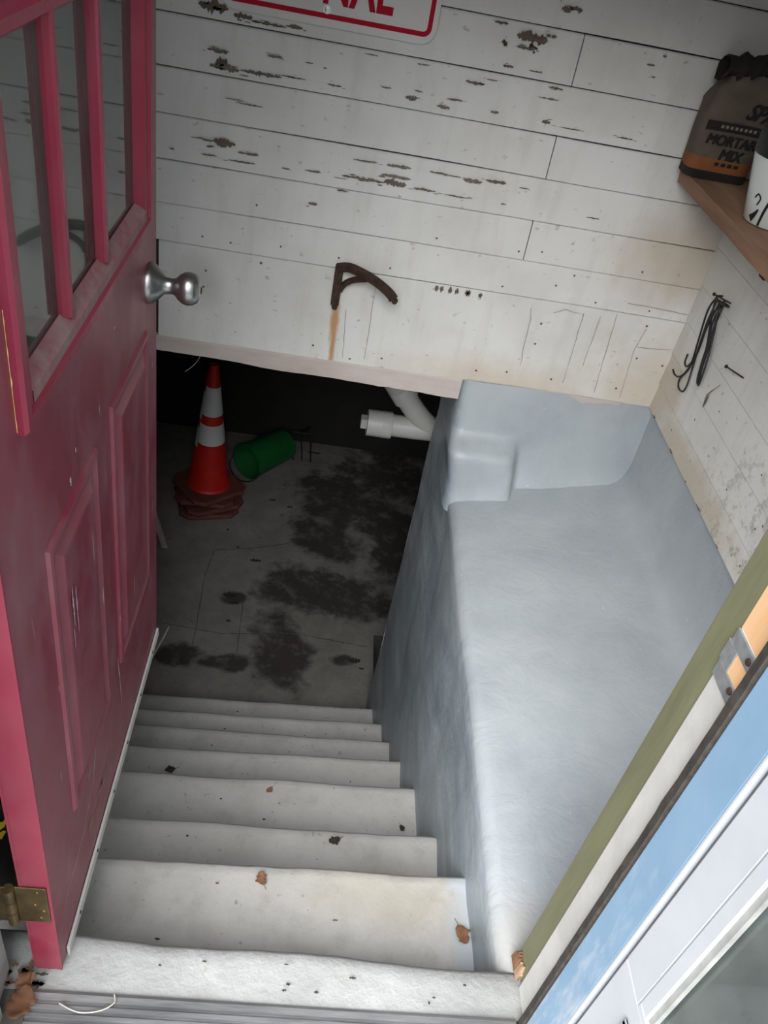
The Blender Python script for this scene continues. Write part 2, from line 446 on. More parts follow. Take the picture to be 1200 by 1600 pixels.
# back wall: boards over the opening
bm = bmesh.new()
box(bm, -1.0, 1.25, YW + .012, YW + .05, .37, 2.5, 2)      # dark sheathing seen in the gaps
seams = [.669, .776, .890, 1.003, 1.112, 1.230, 1.348, 1.466, 1.58, 1.69, 1.80, 1.91, 2.02, 2.13, 2.24, 2.35]
G = .0022
def board(x0, x1, z0, z1, tilt=.006):
    ya, yb = YW - tilt, YW + .001
    n = max(2, int((x1 - x0) / .08))
    xs = lin(x0, x1, n)
    def w(x, k): return .0022 * n3(x, k, 0, 2.1, z0 * 3)
    prof = [(YW + .02, z0), (ya, z0), (ya, z0 + .004), (yb, z1 - .003), (yb + .003, z1), (YW + .02, z1)]
    rows = [[bm.verts.new((x, y, z + w(x, z1 > 0))) for y, z in prof] for x in xs]
    for a, b in zip(rows, rows[1:]):
        for i in range(5): bm.faces.new((a[i], b[i], b[i + 1], a[i + 1]))
    bm.faces.new(rows[0]); bm.faces.new(rows[-1][::-1])
XJ = .554
for i, (a, b) in enumerate(zip(seams, seams[1:])):
    if i % 2 == 1 and i > 0:
        board(-.95, XJ - .0015, a + G, b - G); board(XJ + .0015, XR + .02, a + G, b - G)
    else: board(-.95, XR + .02, a + G, b - G)
board(-.463, XR, .374, .669 - G, .003)                   # wide lower panel
board(-.95, -.488, .38, .655, .003)
def on_back(u, v, h): return (u, YW - .0075 - h, v)
def on_panel(u, v, h): return (u, YW - .004 - h, v)
PEELS = [(-0.334, 1.259, 0.063, 0.03), (-0.264, 1.25, 0.04, 0.015), (-0.203, 1.244, 0.077, 0.007), (-0.141, 1.248, 0.035, 0.009), (-0.319, 1.168, 0.048, 0.011), (-0.309, 1.145, 0.024, 0.033), (-0.302, 1.132, 0.066, 0.016), (-0.212, 1.133, 0.091, 0.011), (-0.182, 1.177, 0.036, 0.008), (-0.133, 1.138, 0.055, 0.004), (-0.029, 1.137, 0.031, 0.005), (0.164, 1.141, 0.028, 0.013), (0.247, 1.133, 0.032, 0.007), (-0.237, 1.058, 0.062, 0.004), (-0.294, 0.957, 0.051, 0.022), (-0.335, 0.956, 0.032, 0.006), (-0.232, 0.939, 0.051, 0.007), (-0.247, 0.916, 0.065, 0.005), (-0.333, 0.919, 0.038, 0.004), (-0.428, 0.919, 0.012, 0.006), (-0.06, 0.923, 0.04, 0.006), (-0.131, 0.918, 0.02, 0.005), (0.075, 0.925, 0.106, 0.01), (0.16, 0.928, 0.054, 0.019), (0.163, 0.972, 0.059, 0.008), (0.071, 0.971, 0.059, 0.004), (0.161, 0.945, 0.073, 0.008), (0.241, 0.924, 0.054, 0.009), (0.271, 0.973, 0.047, 0.005), (-0.05, 0.838, 0.02, 0.011), (0.024, 0.886, 0.027, 0.006), (0.099, 1.154, 0.025, 0.004), (0.179, 1.159, 0.016, 0.004), (-0.098, 1.177, 0.018, 0.003), (-0.058, 1.172, 0.009, 0.004), (0.05, 1.22, 0.03, 0.003), (0.18, 1.22, 0.031, 0.003), (-0.363, 0.957, 0.032, 0.003), (-0.274, 1.064, 0.043, 0.003), (0.493, 1.392, 0.024, 0.017), (0.516, 1.395, 0.027, 0.011), (0.347, 1.339, 0.03, 0.008), (0.428, 1.319, 0.068, 0.026), (0.417, 1.296, 0.043, 0.008), (0.386, 1.25, 0.025, 0.007), (0.455, 1.25, 0.031, 0.004), (0.314, 1.201, 0.044, 0.009), (0.516, 1.222, 0.035, 0.006), (0.355, 1.214, 0.025, 0.003), (0.515, 1.141, 0.02, 0.011), (0.379, 1.143, 0.019, 0.008), (0.274, 1.155, 0.038, 0.006), (0.585, 1.136, 0.06, 0.003), (0.727, 1.137, 0.04, 0.004), (0.363, 0.968, 0.047, 0.011), (0.425, 0.976, 0.051, 0.009), (0.308, 0.972, 0.04, 0.003), (0.333, 0.921, 0.068, 0.004), (0.711, 0.925, 0.036, 0.003), (0.459, 0.922, 0.014, 0.004), (0.506, 1.196, 0.051, 0.003), (0.732, 1.311, 0.019, 0.004), (0.759, 1.335, 0.009, 0.006), (0.748, 1.286, 0.012, 0.003), (0.504, 0.972, 0.027, 0.003)]
for i, (cx, cz, w, h) in enumerate(PEELS):
    mi = 3 if (h > .02 or cx > .4 or cz > 1.23) else 1
    flake(bm, on_back, cx, cz, w * 1.15, h * 1.15, mi)
    for k in range(2):
        flake(bm, on_back, cx + random.uniform(-.8, .8) * w, cz + random.uniform(-.8, .8) * h, w * random.uniform(.15, .4), max(.0016, h * random.uniform(.15, .35)), 1)
for pts in ([(.617, .64), (.625, .606), (.629, .517), (.636, .45)], [(.775, .65), (.784, .414)], [(.826, .647), (.826, .482)], [(.873, .663), (.89, .395)], [(.976, .631), (.963, .563), (.977, .391)], [(.686, .636), (.718, .653), (.766, .645)], [(.969, .569), (1.076, .576)], [(.155, .632), (.159, .396)], [(.081, .546), (.092, .389)]):
    ribbon(bm, on_panel, pts, .0024, 4)
ribbon(bm, on_back, [(.891, .702), (1.0, .70), (1.083, .696)], .003, 4)
for u in (.33, .345, .37, .39, .42, .425, .46): flake(bm, on_panel, u, .655, .012, .022, 3)
for u, v in [(-.264, .694), (-.342, .699), (.039, .70), (.187, .694), (-.125, .706), (.516, .693), (.797, .689), (.962, .689), (.711, .758), (.668, .721), (.535, .801), (.36, 1.30), (.30, .80), (.6, .81), (-.2, .81), (.9, .80), (.44, 1.29)]:
    dot(bm, on_back, u, v, .003, 5)
for u, v in [(.21, .406), (.114, .389), (-.002, .416), (-.176, .648), (.66, .597), (.505, .412), (.6, .423), (.743, .42), (.974, .64), (.982, .533), (1.069, .521), (.954, .422), (.66, .53), (-.33, .60), (-.35, .57), (-.335, .55)]:
    dot(bm, on_panel, u, v, .0035, 5)
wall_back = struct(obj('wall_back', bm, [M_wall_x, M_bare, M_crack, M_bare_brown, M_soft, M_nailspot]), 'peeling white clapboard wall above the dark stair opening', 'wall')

# pinkish trim strip under the boards (head of the opening)
bm = bmesh.new()
def trimf(u, k):
    w = .006 * n3(u, k, 0, 5) + .002 * n3(u, k, 3, 30)
    return [(u, YW + .03, .374), (u, YW - .002, .374), (u, YW - .004, .366), (u, YW - .004 + .002 * n3(u, 1, 1, 20), .325 + w - .022 * max(0, u + .46) / .93), (u, YW + .05, .320 + w - .022 * max(0, u + .46) / .93)][k]
grid(bm, trimf, lin(-.95, .472, 90), range(5))
struct(obj('trim_1', bm, M_pink), 'faded pinkish trim strip along the head of the stair opening', 'trim')
bm = bmesh.new()
for x0, x1, d in ((.70, .99, .022),):
    def tf(u, k):
        e = math.sin(PI * (u - x0) / (x1 - x0)) ** .4
        return [(u, YW + .01, .376), (u, YW - .006, .376), (u, YW - .006, .374 - d * e * (.75 + .5 * n3(u, 0, 0, 25))), (u, YW + .01, .372 - d * e)][k]
    grid(bm, tf, lin(x0 + .001, x1 - .001, 40), range(4))
struct(obj('trim_2', bm, M_pink), 'peeling strip of pinkish trim above the grey concrete corner', 'trim')

# right wall boards
bm = bmesh.new()
Y0R, Y1R = .72, YW + .02
box(bm, XR + .012, XR + .06, Y0R, Y1R, .36, 2.5, 2)
rs = [.372, .460, .568, .679, .792, .905, 1.018, 1.13, 1.24, 1.35, 1.46, 1.57, 1.68, 1.79, 1.9, 2.01, 2.12, 2.23, 2.35]
def rboard(z0, z1, y0=Y0R, y1=Y1R):
    ys = lin(y0, y1, 20)
    prof = [(XR + .02, z0), (XR - .004, z0), (XR - .004, z0 + .004), (XR + .001, z1 - .003), (XR + .004, z1), (XR + .02, z1)]
    rows = [[bm.verts.new((x, y, z + .002 * n3(y, z0, 0, 2.3))) for x, z in prof] for y in ys]
    for a, b in zip(rows, rows[1:]):
        for i in range(5): bm.faces.new((a[i], b[i], b[i + 1], a[i + 1]))
    bm.faces.new(rows[0]); bm.faces.new(rows[-1])
for a, b in zip(rs, rs[1:]): rboard(a + .0015, b - .0015)
def on_right(u, v, h): return (XR - .0055 - h, u, v)
ribbon(bm, on_right, [(1.99, .568), (2.0, .60), (1.955, .66)], .004, 3)
flake(bm, on_right, 1.99, .59, .012, .05, 3)
for u, v in ((2.0, .52), (1.85, .50), (1.7, .50), (2.1, .42), (2.05, .79), (1.9, .61), (1.6, .62), (1.52, .52), (1.5, .545), (1.47, .44), (1.45, .43), (1.5, .42), (1.55, .41), (1.44, .46)):
    dot(bm, on_right, u, v, .003, 3)
for u, w, h in ((2.24, .02, .01), (2.05, .03, .008), (1.9, .015, .006), (1.78, .04, .005), (1.62, .02, .005)): flake(bm, on_right, u, .377, w, h, 3)
struct(obj('wall_right', bm, [M_wall_y, M_bare, M_crack, M_bare_brown]), 'white clapboard wall on the right of the stairwell', 'wall')

# left wall, added shading roof and the wall round the doorway
bm = bmesh.new(); box(bm, -1.06, -.96, .72, YW + .05, -.02, 2.4)
struct(obj('wall_left', bm, M_wall_y))
bm = bmesh.new(); box(bm, -1.1, 1.3, .95, 2.45, 1.88, 1.95)  # out of view; edge and height set to shade the upper boards
struct(obj('unseen_shade_roof', bm, M_ceil))
bm = bmesh.new()
box(bm, .595, 1.3, .57, .72, -.3, 2.36)
box(bm, -1.06, -.51, .57, .66, .0, 2.36)
struct(obj('wall_front', bm, M_blue))

# basement shell
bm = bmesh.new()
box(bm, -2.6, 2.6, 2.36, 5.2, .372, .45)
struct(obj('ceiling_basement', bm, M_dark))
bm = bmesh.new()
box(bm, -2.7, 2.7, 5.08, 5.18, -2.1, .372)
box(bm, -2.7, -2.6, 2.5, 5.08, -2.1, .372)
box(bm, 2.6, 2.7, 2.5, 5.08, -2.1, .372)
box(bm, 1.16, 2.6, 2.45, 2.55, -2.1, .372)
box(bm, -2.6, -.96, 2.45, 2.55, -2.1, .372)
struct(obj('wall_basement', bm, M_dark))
# floor with the slot beside the grey wall
bm = bmesh.new()
def fl(x0, x1, y0, y1):
    nx, ny = max(2, int((x1 - x0) / .12) + 1), max(2, int((y1 - y0) / .12) + 1)
    grid(bm, lambda x, y: (x, y, FZ + .004 * n3(x, y, 0, 3)), lin(x0, x1, nx), lin(y0, y1, ny))
fl(-2.6, .535, 2.3, 3.26); fl(-2.6, .535, 3.26, 5.1); fl(.535, 2.6, 3.26, 5.1)
box(bm, .535, .9, 2.3, 3.26, FZ - .2, FZ - .16, 2)
box(bm, .525, .535, 2.6, 3.26, FZ - .2, FZ - .001, 2); box(bm, .535, .9, 3.255, 3.262, FZ - .2, FZ - .002, 2)
def on_floor(u, v, h): return (u, v, FZ + .006 + h)
for pts in ([(-.432, 3.803), (-.452, 3.575), (-.432, 3.126), (-.433, 3.034)], [(-.43, 3.80), (-.2, 3.86), (0, 3.94)], [(-.196, 3.02), (-.21, 3.40)], [(-.7, 3.18), (-.3, 3.14), (.1, 3.2), (.5, 3.16)]):
    ribbon(bm, on_floor, pts, .006, 3)
for u, v, w, h in ((-.18, 3.75, .07, .03), (-.29, 3.44, .08, .05), (-.26, 3.38, .06, .03), (-.27, 3.24, .03, .03), (.43, 3.05, .07, .05), (.47, 3.0, .03, .02), (-.14, 4.35, .05, .03), (-.02, 4.3, .04, .02), (.1, 4.95, .1, .03), (-.3, 3.85, .02, .02), (-.38, 4.0, .02, .02)):
    flake(bm, on_floor, u, v, w, h, 1)
struct(obj('floor', bm, [M_floor, M_crack, M_found, M_found], smooth=True), 'damp stained concrete basement floor at the foot of the stairs', 'floor')
# ground outside
bm = bmesh.new(); box(bm, -6, 6, -6, .45, -.25, -.17)
struct(obj('floor_outside', bm, M_ground))

# ------------------------------------------------------------------ concrete stairs
stairs = root('concrete_staircase', (0, .7, 0))
tag(stairs, 'worn pale concrete steps going down into the dark basement', 'stairs')
nos = [(.727, .713, 0.0), (.983, 1.006, -.20), (1.243, 1.263, -.47), (1.545, 1.576, -.717), (1.801, 1.835, -.944), (2.074, 2.097, -1.19), (2.287, 2.323, -1.37), (2.551, 2.588, -1.605)]
for i, (yl, yr, z) in enumerate(nos):
    bm = bmesh.new()
    pl, pr_ = (nos[i - 1][0] - .06, nos[i - 1][1] - .06) if i else (.6225, .6225)
    x0, x1 = (-.598, .505) if i else (-.495, .594)
    zb = (nos[i + 1][2] if i + 1 < len(nos) else FZ) - .03
    def sf(u, k):
        t = (u + .37) / .87
        yn = yl + (yr - yl) * t + .006 * n3(u, i, 0, 4) + .002 * n3(u, i, 0, 18)
        yb = pl + (pr_ - pl) * t
        dz = .006 * n3(u, i * 2.3, 1, 3)
        z2 = z + dz
        P = [(yb, z2 - .05), (yb, z2 + .001)] + [(yb + (yn - .03 - yb) * q, z2 + .003 * n3(u, i, q * 3, 5)) for q in (.25, .5, .75, 1)]
        P += [(yn - .012, z2 - .002), (yn - .003, z2 - .009), (yn, z2 - .022), (yn - .004, z2 - .06), (yn - .012, zb)]
        return (u, P[k][0], P[k][1])
    rws = grid(bm, sf, lin(x0, x1, 56), range(11))
    bm.faces.new(rws[0]); bm.faces.new(rws[-1])
    def on_step(u, v, h): return (u, v, z + .0075 + h)
    for k in range(int(10 if i == 0 else 5)):
        u = random.uniform(-.2, .45); v = random.uniform(pl + .08, yl - .04) if i else random.uniform(.64, .70)
        flake(bm, on_step, u, v, random.uniform(.004, .014), random.uniform(.003, .008), 1)
    if i == 0:
        for q in range(26):
            u = random.uniform(-.40, -.315); v = random.uniform(.628, .668)
            flake(bm, on_step, u, v, random.uniform(.006, .024), random.uniform(.005, .014), random.choice((1, 2, 2)))
    obj('step', bm, [M_sill if i == 0 else M_step, M_crack, M_dirt], stairs, smooth=True, angle=60)
# side walls of the stair on the left, hidden behind the door for the most part
bm = bmesh.new()
box(bm, -.96, -.60, .6, 2.47, FZ, -.02)
box(bm, -.96, -.60, .6, .72, -.02, -.005)
struct(obj('wall_stair_left', bm, M_step, bevel=.01))

# ------------------------------------------------------------------ grey painted concrete ledge on the right
bm = bmesh.new()
def zl(x, y):                       # top of the ledge: rises gently to the right and back
    t = min(1, max(0, (x - .5) / .58)); return -.012 + .10 * t ** 1.3 * min(1, max(.3, (y - .6) / .8)) + .006 * n3(x, y, 0, 4)
prof = []
for z in [FZ - .15, -1.7, -1.5, -1.3, -1.1, -.95, -.8, -.65, -.5, -.4, -.3, -.22, -.15, -.1, -.06]: prof.append((.5, z, 0))
for k in range(1, 7):
    a = k / 6 * PI / 2; prof.append((.5 + .035 * (1 - math.cos(a)), -.035 + .035 * math.sin(a), 1))
for x in lin(.56, 1.04, 14): prof.append((x, 0, 1))
prof += [(1.065, .008, 1), (1.082, .026, 1), (1.092, .06, 1), (1.096, .12, 2), (1.098, .2, 2), (1.099, .28, 2), (1.099, .376, 3)]
def ledge(y, k):
    x, z, m = prof[k]
    if m == 1: z = z + zl(x, y)
    elif m == 2: z = z + zl(1.08, y) * .6
    elif m == 0:
        x = x + .008 * n3(0, y, z, 2.4) + .004 * n3(0, y, z, 9); z += (-.012 if z > -.2 else 0)
    xo = .012 * n3(y, 0, 0, 1.7, 5) if m <= 1 and x < .56 else 0
    return (x + xo + (.02 * max(0, 1.5 - y) if m >= 1 and x > 1.04 and m < 3 else 0), y, z + .0025 * n3(x, y, z, 14))
ys = lin(.705, 2.26, 60) + lin(2.30, 2.75, 12)
grid(bm, ledge, ys, range(len(prof)))
# raised block under the boards at the far end, with the boxed-out bump at its left
path = [(.50, 2.75), (.497, 2.6), (.495, 2.45), (.492, 2.36), (.492, 2.315), (.497, 2.285), (.51, 2.272), (.53, 2.268)] + [(x, 2.268 + .02 * (x - .53)) for x in lin(.55, 1.06, 34)] + [(1.09, 2.278), (1.13, 2.278)]
zs = lin(-.06, .378, 30)
def bump(x, z):
    fx = min(1, max(0, (.715 - .03 * (z / .2) - x + .012) / .026)); fz = min(1, max(0, (.205 - z) / .06))
    s = lambda t: t * t * (3 - 2 * t)
    return .07 * s(fx) * s(fz)
def back(i, z):
    x, y = path[int(i)]
    front = 1 if y < 2.3 else max(0, (2.36 - y) / .06)
    y2 = y + (.03 * max(0, z) / .37 - .012 * math.exp(-max(0, z - zl(x, 2.26)) / .02)) * (1 if y < 2.4 else 0)
    d = bump(x, z) * front
    xx = x - (.022 * max(0, z / .37) if x < .54 else 0) - (.012 * s_bump(z) if x < .54 else 0)
    return (xx + .003 * n3(x, y, z, 9), y2 - d + .004 * n3(x, y, z, 6), z)
def s_bump(z): return max(0, 1 - abs(z - .14) / .1)
grid(bm, back, range(len(path)), zs)
grid(bm, lambda x, z: (x, 2.75, z), [.5, .8, 1.16], [FZ - .15, -.5, .374])
ledge_o = obj('painted_concrete_ledge', bm, M_grey, smooth=True, angle=75)
tag(ledge_o, 'grey painted concrete ledge and side wall right of the steps', 'ledge')

# ------------------------------------------------------------------ threshold and right door jamb
th = root('door_threshold', (.1, .6, 0))
tag(th, 'scuffed ribbed aluminium threshold at the foot of the picture before the white sill', 'threshold')
bm = bmesh.new()
pf = [(.622, -.03), (.622, .006), (.617, .009), (.607, .009), (.605, .004), (.600, .004), (.598, .012), (.592, .012), (.590, .006), (.586, .006), (.584, .012), (.578, .012), (.576, .006), (.572, .006), (.570, .012), (.560, .012), (.556, .004), (.52, -.004), (.50, -.03)]
grid(bm, lambda x, k: (x, pf[k][0], pf[k][1]), lin(-.335, .517, 3), range(len(pf)))
obj('threshold_plate', bm, M_alum, th)
bm = bmesh.new(); box(bm, -.50, .53, .44, .53, -.17, -.03); box(bm, -.50, .525, .531, .621, -.17, -.031); box(bm, -.383, -.337, .531, .621, -.03, .002)
obj('sill_block', bm, M_found, th)

jamb = root('trim_3', (.53, .62, 0))
struct(jamb, 'right door jamb in olive, worn white and light blue paint', 'door jamb')
bm = bmesh.new(); box(bm, .535, .60, .681, .735, .012, 2.1); obj('inner_casing', bm, M_olive, jamb, bevel=.002)['label'] = 'olive painted inner casing'
bm = bmesh.new(); box(bm, .533, .60, .622, .6808, 0, .985)
obj('rebate_board', bm, M_jamb, jamb, bevel=.0015)['label'] = 'worn white rebate board'
bm = bmesh.new(); box(bm, .5335, .60, .622, .6808, .985, 2.1)
obj('rebate_bare_wood', bm, M_rawwood, jamb)['label'] = 'raw orange wood above the strike plate'
bm = bmesh.new(); box(bm, .525, .60, .598, .6218, 0, 2.1)
grid(bm, lambda z, k: [(.53, .622, z), (.522 + .002 * n3(0, 0, z, 20), .620, z), (.520 + .002 * n3(2, 0, z, 30), .605, z), (.526, .598, z)][k], lin(0, 2.1, 80), range(4))
obj('weather_seal', bm, M_seal, jamb)['label'] = 'dark worn weather seal'
bm = bmesh.new(); box(bm, .520, .60, .527, .5975, -.02, 2.1); obj('stop_board', bm, M_blue, jamb, bevel=.002)['label'] = 'light blue painted stop board'
# strike plate with its raw wood mortise
bm = bmesh.new()
for y0, y1, z0, z1 in ((.624, .682, .905, .930), (.624, .682, .962, .984), (.660, .686, .930, .962)): box(bm, .5305, .5335, y0, y1, z0, z1)
sp_ = obj('strike_plate', bm, M_strike, jamb, bevel=.001)
bm = bmesh.new(); box(bm, .5325, .5338, .624, .660, .930, .962); obj('latch_mortise', bm, M_rawwood, sp_)['label'] = 'raw orange wood latch hole'
for z in (.923, .974):
    bm = bmesh.new(); lathe(bm, [(0, .003), (.004, .0025), (.005, 0)], (.5305, .636, z), (-1, 0, 0), 12); obj('screw', bm, M_rustm, sp_, smooth=True)
# splintered block at the foot of the jamb
for (ya, yb, xa, xb, hgt, m, lab) in ((.690, .712, .5295, .5345, .050, M_splint, 'pale splintered strip of bare wood at the foot of the jamb'), (.708, .738, .5285, .5345, .040, M_leaf, 'brown rotted wood at the foot of the jamb')):
    bm = bmesh.new(); n = 14
    top = [(ya + (yb - ya) * k / n, .004 + hgt * (.45 + .55 * math.sin(PI * k / n)) * random.uniform(.7, 1.1)) for k in range(n + 1)]
    fr_ = [[bm.verts.new((x, y, z)) for y, z in top] for x in (xa, xb)]; lo_ = [[bm.verts.new((x, y, 0.002)) for y, z in top] for x in (xa - .003, xb)]
    for k in range(n):
        bm.faces.new((fr_[0][k], fr_[0][k + 1], fr_[1][k + 1], fr_[1][k])); bm.faces.new((lo_[0][k], lo_[0][k + 1], fr_[0][k + 1], fr_[0][k])); bm.faces.new((lo_[1][k], lo_[1][k + 1], fr_[1][k + 1], fr_[1][k]))
    obj('splintered_wood', bm, m, jamb)['label'] = lab

# ------------------------------------------------------------------ storm door at the right
sd = root('door_2', (.55, .53, -.1))
struct(sd, 'white storm door with a glass pane swung open at the right', 'storm door')
SX = .522
bm = bmesh.new(); box(bm, SX, .567, -.36, .513, -.1, .512); box(bm, SX, .567, .4535, .513, .512, 2.05); box(bm, SX, .567, -.36, -.30, .512, 2.05); box(bm, SX, .567, -.30, .4535, 1.97, 2.05)
obj('door_frame', bm, M_vinyl, sd, bevel=.002)
bm = bmesh.new(); box(bm, SX - .0025, SX + .012, .5215, .5265, -.1, 2.05)
obj('hinge_rail', bm, M_vinyl, sd, bevel=.001)
bm = bmesh.new(); box(bm, SX + .006, SX + .04, .5135, .521, -.1, 2.05)  # dark strip standing in for the shadow between rail and frame
obj('hinge_gap_shade', bm, M_shadowgap, sd)
bm = bmesh.new()
for a in ((SX - .0012, SX + .007, .430, .4525, .527, 1.95), (SX - .0012, SX + .007, -.30, -.282, .527, 1.95), (SX - .0012, SX + .007, -.30, .4525, .5135, .527)): box(bm, *a)
obj('glazing_bead', bm, M_vinyl, sd, bevel=.002)
bm = bmesh.new()
box(bm, SX + .003, SX + .010, .421, .4295, .527, 1.95); box(bm, SX + .003, SX + .010, -.28, .421, .5275, .535)
obj('glazing_gasket', bm, M_gasket, sd)
bm = bmesh.new(); box(bm, SX + .014, SX + .018, -.29, .435, .522, 1.96); obj('glass_pane', bm, M_glass_storm, sd)
bm = bmesh.new()
for a in ((SX - .005, SX + .0005, .440, .452, .0, .475), (SX - .005, SX + .0005, -.29, .452, .463, .475), (SX - .005, SX + .0005, -.29, -.278, .0, .475), (SX - .005, SX + .0005, -.29, .452, -.01, .0)): box(bm, *a)
obj('kick_panel_moulding', bm, M_vinyl, sd, bevel=.002)

# ------------------------------------------------------------------ red door, swung in over the stairs
DX = -.296
D0, D1 = .655, 1.455
dr = root('door_1', (DX - .02, D0, 0))
struct(dr, 'red panelled door with glass lights standing open over the steps', 'door')
bm = bmesh.new()
gy0, gy1, gz0, gz1 = .770, 1.347, 1.10, 1.93
TH = .044
for a in ((D0, gy0, .012, 2.035), (gy1, D1, .012, 2.035), (gy0, gy1, .012, gz0), (gy0, gy1, gz1, 2.035)):
    box(bm, DX - TH, DX, a[0], a[1], a[2], a[3])
bmesh.ops.remove_doubles(bm, verts=bm.verts, dist=1e-5)
def on_door(u, v, h): return (DX + (.0089 if (.80 < u < 1.005 or 1.12 < u < 1.35) and .31 < v < .87 else .0004) + h, u, v)
for y, z, w, h in ((.845, .72, .012, .10), (.86, .70, .009, .12), (.84, .66, .006, .06), (.99, .60, .008, .05), (1.40, .83, .006, .03), (1.415, .79, .006, .02), (1.36, .70, .006, .05), (1.38, .62, .006, .05), (1.43, .98, .006, .03), (1.42, .93, .008, .02), (1.2, .42, .006, .08), (1.0, .34, .006, .03), (.93, .93, .012, .012), (.90, .90, .02, .02), (1.05, .92, .006, .02), (.78, .62, .006, .02), (.75, .45, .007, .03), (1.15, 1.0, .02, .005), (1.41, .45, .006, .06)):
    flake(bm, lambda u, v, q: on_door(y + (v - z), z + (u - y), q), y, z, h * .8, w * .5, 1)
ribbon(bm, on_door, [(.92, .28), (.89, .22), (.82, .17), (.75, .16), (.70, .15)], .0032, 1)
ribbon(bm, on_door, [(1.09, .33), (1.10, .25), (1.105, .17)], .004, 1)
for y, z in ((.87, .27), (.885, .28), (.895, .29), (.93, .135), (.95, .14), (.96, .145), (.98, .14), (.86, .14), (.90, .11)):
    for q in range(4): flake(bm, on_door, y + random.uniform(-.014, .014), z + random.uniform(-.01, .01), random.uniform(.008, .02), random.uniform(.004, .010), 2)
obj('door_slab', bm, [M_red, M_scuff, M_web], dr)
# rim lines on the hinge edge
bm = bmesh.new(); box(bm, DX - TH + .003, DX - .0036, D0 - .0008, D0 + .001, .0125, 2.034); box(bm, DX - .0035, DX + .0012, D0 - .0015, D0 + .002, .0125, 2.03); box(bm, DX - TH - .0012, DX - TH + .003, D0 - .0015, D0 + .002, .02, 2.03)
obj('edge_strip', bm, M_redclean, dr)
# pressed panels
def ring(bm, y0, y1, z0, z1, prof):
    """moulding ring: prof = (inset, height) list"""
    rows = []
    for ins, hh in prof:
        rows.append([bm.verts.new(p) for p in ((DX + hh, y0 + ins, z0 + ins), (DX + hh, y1 - ins, z0 + ins), (DX + hh, y1 - ins, z1 - ins), (DX + hh, y0 + ins, z1 - ins))])
    for a, b in zip(rows, rows[1:]):
        for k in range(4): bm.faces.new((a[k], a[(k + 1) % 4], b[(k + 1) % 4], b[k]))
    return rows
for (y0, y1, z0, z1) in ((.785, 1.02, .295, .875), (1.105, 1.365, .295, .89)):
    bm = bmesh.new()
    rw = ring(bm, y0, y1, z0, z1, [(0, -.001), (.004, .005), (.012, .006), (.02, .0006), (.03, .0006), (.046, .0075), (.052, .008)])
    bm.faces.new(rw[-1])
    obj('raised_panel', bm, M_red, dr)
# light frame and bars
FY0, FY1, FZ0, FZ1 = .745, 1.372, 1.076, 1.955
bm = bmesh.new()
rg = ring(bm, FY0, FY1, FZ0, FZ1, [(.004, -.03), (0, 0), (.0, .008), (.004, .0125), (.016, .0125), (.021, .008), (.034, .008), (.044, 0), (.05, -.0065), (.05, -.03)])
obj('light_frame', bm, M_redclean, dr)
bm = bmesh.new()
grid(bm, lambda y, k: [(DX + .0088, y, FZ0 + .0205), (DX + .0088, y, FZ0 + .0345), (DX + .0008, y, FZ0 + .0445), (DX - .0058, y, FZ0 + .0510)][k], lin(FY0 + .035, FY1 - .035, 4), range(4))
obj('dusty_ledge', bm, M_red_dusty, dr)['label'] = 'dusty lower ledge of the light frame'
bm = bmesh.new()
grid(bm, lambda z, k: [(DX + .0005, FY0 - .0006, z), (DX + .0012 + .002 * abs(n3(z, 0, 0, 60)), FY0 - .0008, z)][k], lin(FZ0 + .004, 1.22, 60), range(2))
obj('chipped_edge', bm, M_primer, dr)['label'] = 'chipped yellowed edge of the light frame'
def bar_prof(c, half):          # moulded bar cross-section: offset, height
    return [(c - half, -.008), (c - half, -.002), (c - half * .5, .003), (c - half * .45, .0065), (c + half * .45, .0065), (c + half * .5, .003), (c + half, -.002), (c + half, -.008)]
for yc in (.939, 1.108):
    bm = bmesh.new(); p = bar_prof(yc, .0105)
    grid(bm, lambda z, k: (DX + p[k][1], p[k][0], z), [FZ0 + .045, FZ1 - .045], range(8)); obj('glazing_bar', bm, M_redclean, dr)
for z0 in (1.45, 1.70):
    bm = bmesh.new(); p = bar_prof(z0, .0125)
    grid(bm, lambda y, k: (DX + p[k][1] - .0006, y, p[k][0]), [FY0 + .045, FY1 - .045], range(8)); obj('glazing_bar', bm, M_redclean, dr)
bm = bmesh.new(); box(bm, DX - .011, DX - .0075, FY0 + .03, FY1 - .03, FZ0 + .03, FZ1 - .03); obj('glass_pane', bm, M_glass, dr)
# bars on the far face
for yc in (.939, 1.108):
    bm = bmesh.new(); box(bm, DX - .022, DX - .0115, yc - .009, yc + .009, FZ0 + .03, FZ1 - .03); obj('rear_glazing_bar', bm, M_jamb, dr)['label'] = 'whitish bar on the far side of the glass'
for z0 in (1.45, 1.70):
    bm = bmesh.new(); box(bm, DX - .0215, DX - .0116, FY0 + .03, FY1 - .03, z0 - .01, z0 + .01); obj('rear_glazing_bar', bm, M_jamb, dr)['label'] = 'whitish bar on the far side of the glass'
# knob
kn = bmesh.new()
lathe(kn, [(.036, 0), (.036, .004), (.033, .010), (.024, .020), (.015, .028), (.0135, .040), (.015, .046), (.022, .052), (.0275, .060), (.029, .068), (.027, .078), (.022, .085), (.012, .089), (0, .090)], (DX, 1.394, .965), (1, 0, 0), 36)
ko = obj('door_knob', kn, M_steel, dr, smooth=True, angle=50); ko['label'] = 'round satin metal knob'
bm = bmesh.new(); lathe(bm, [(0.0, .003), (.006, .002), (.0065, 0)], (DX + .0885, 1.394, .965), (1, 0, 0), 16); obj('knob_button', bm, M_rustm, ko, smooth=True)
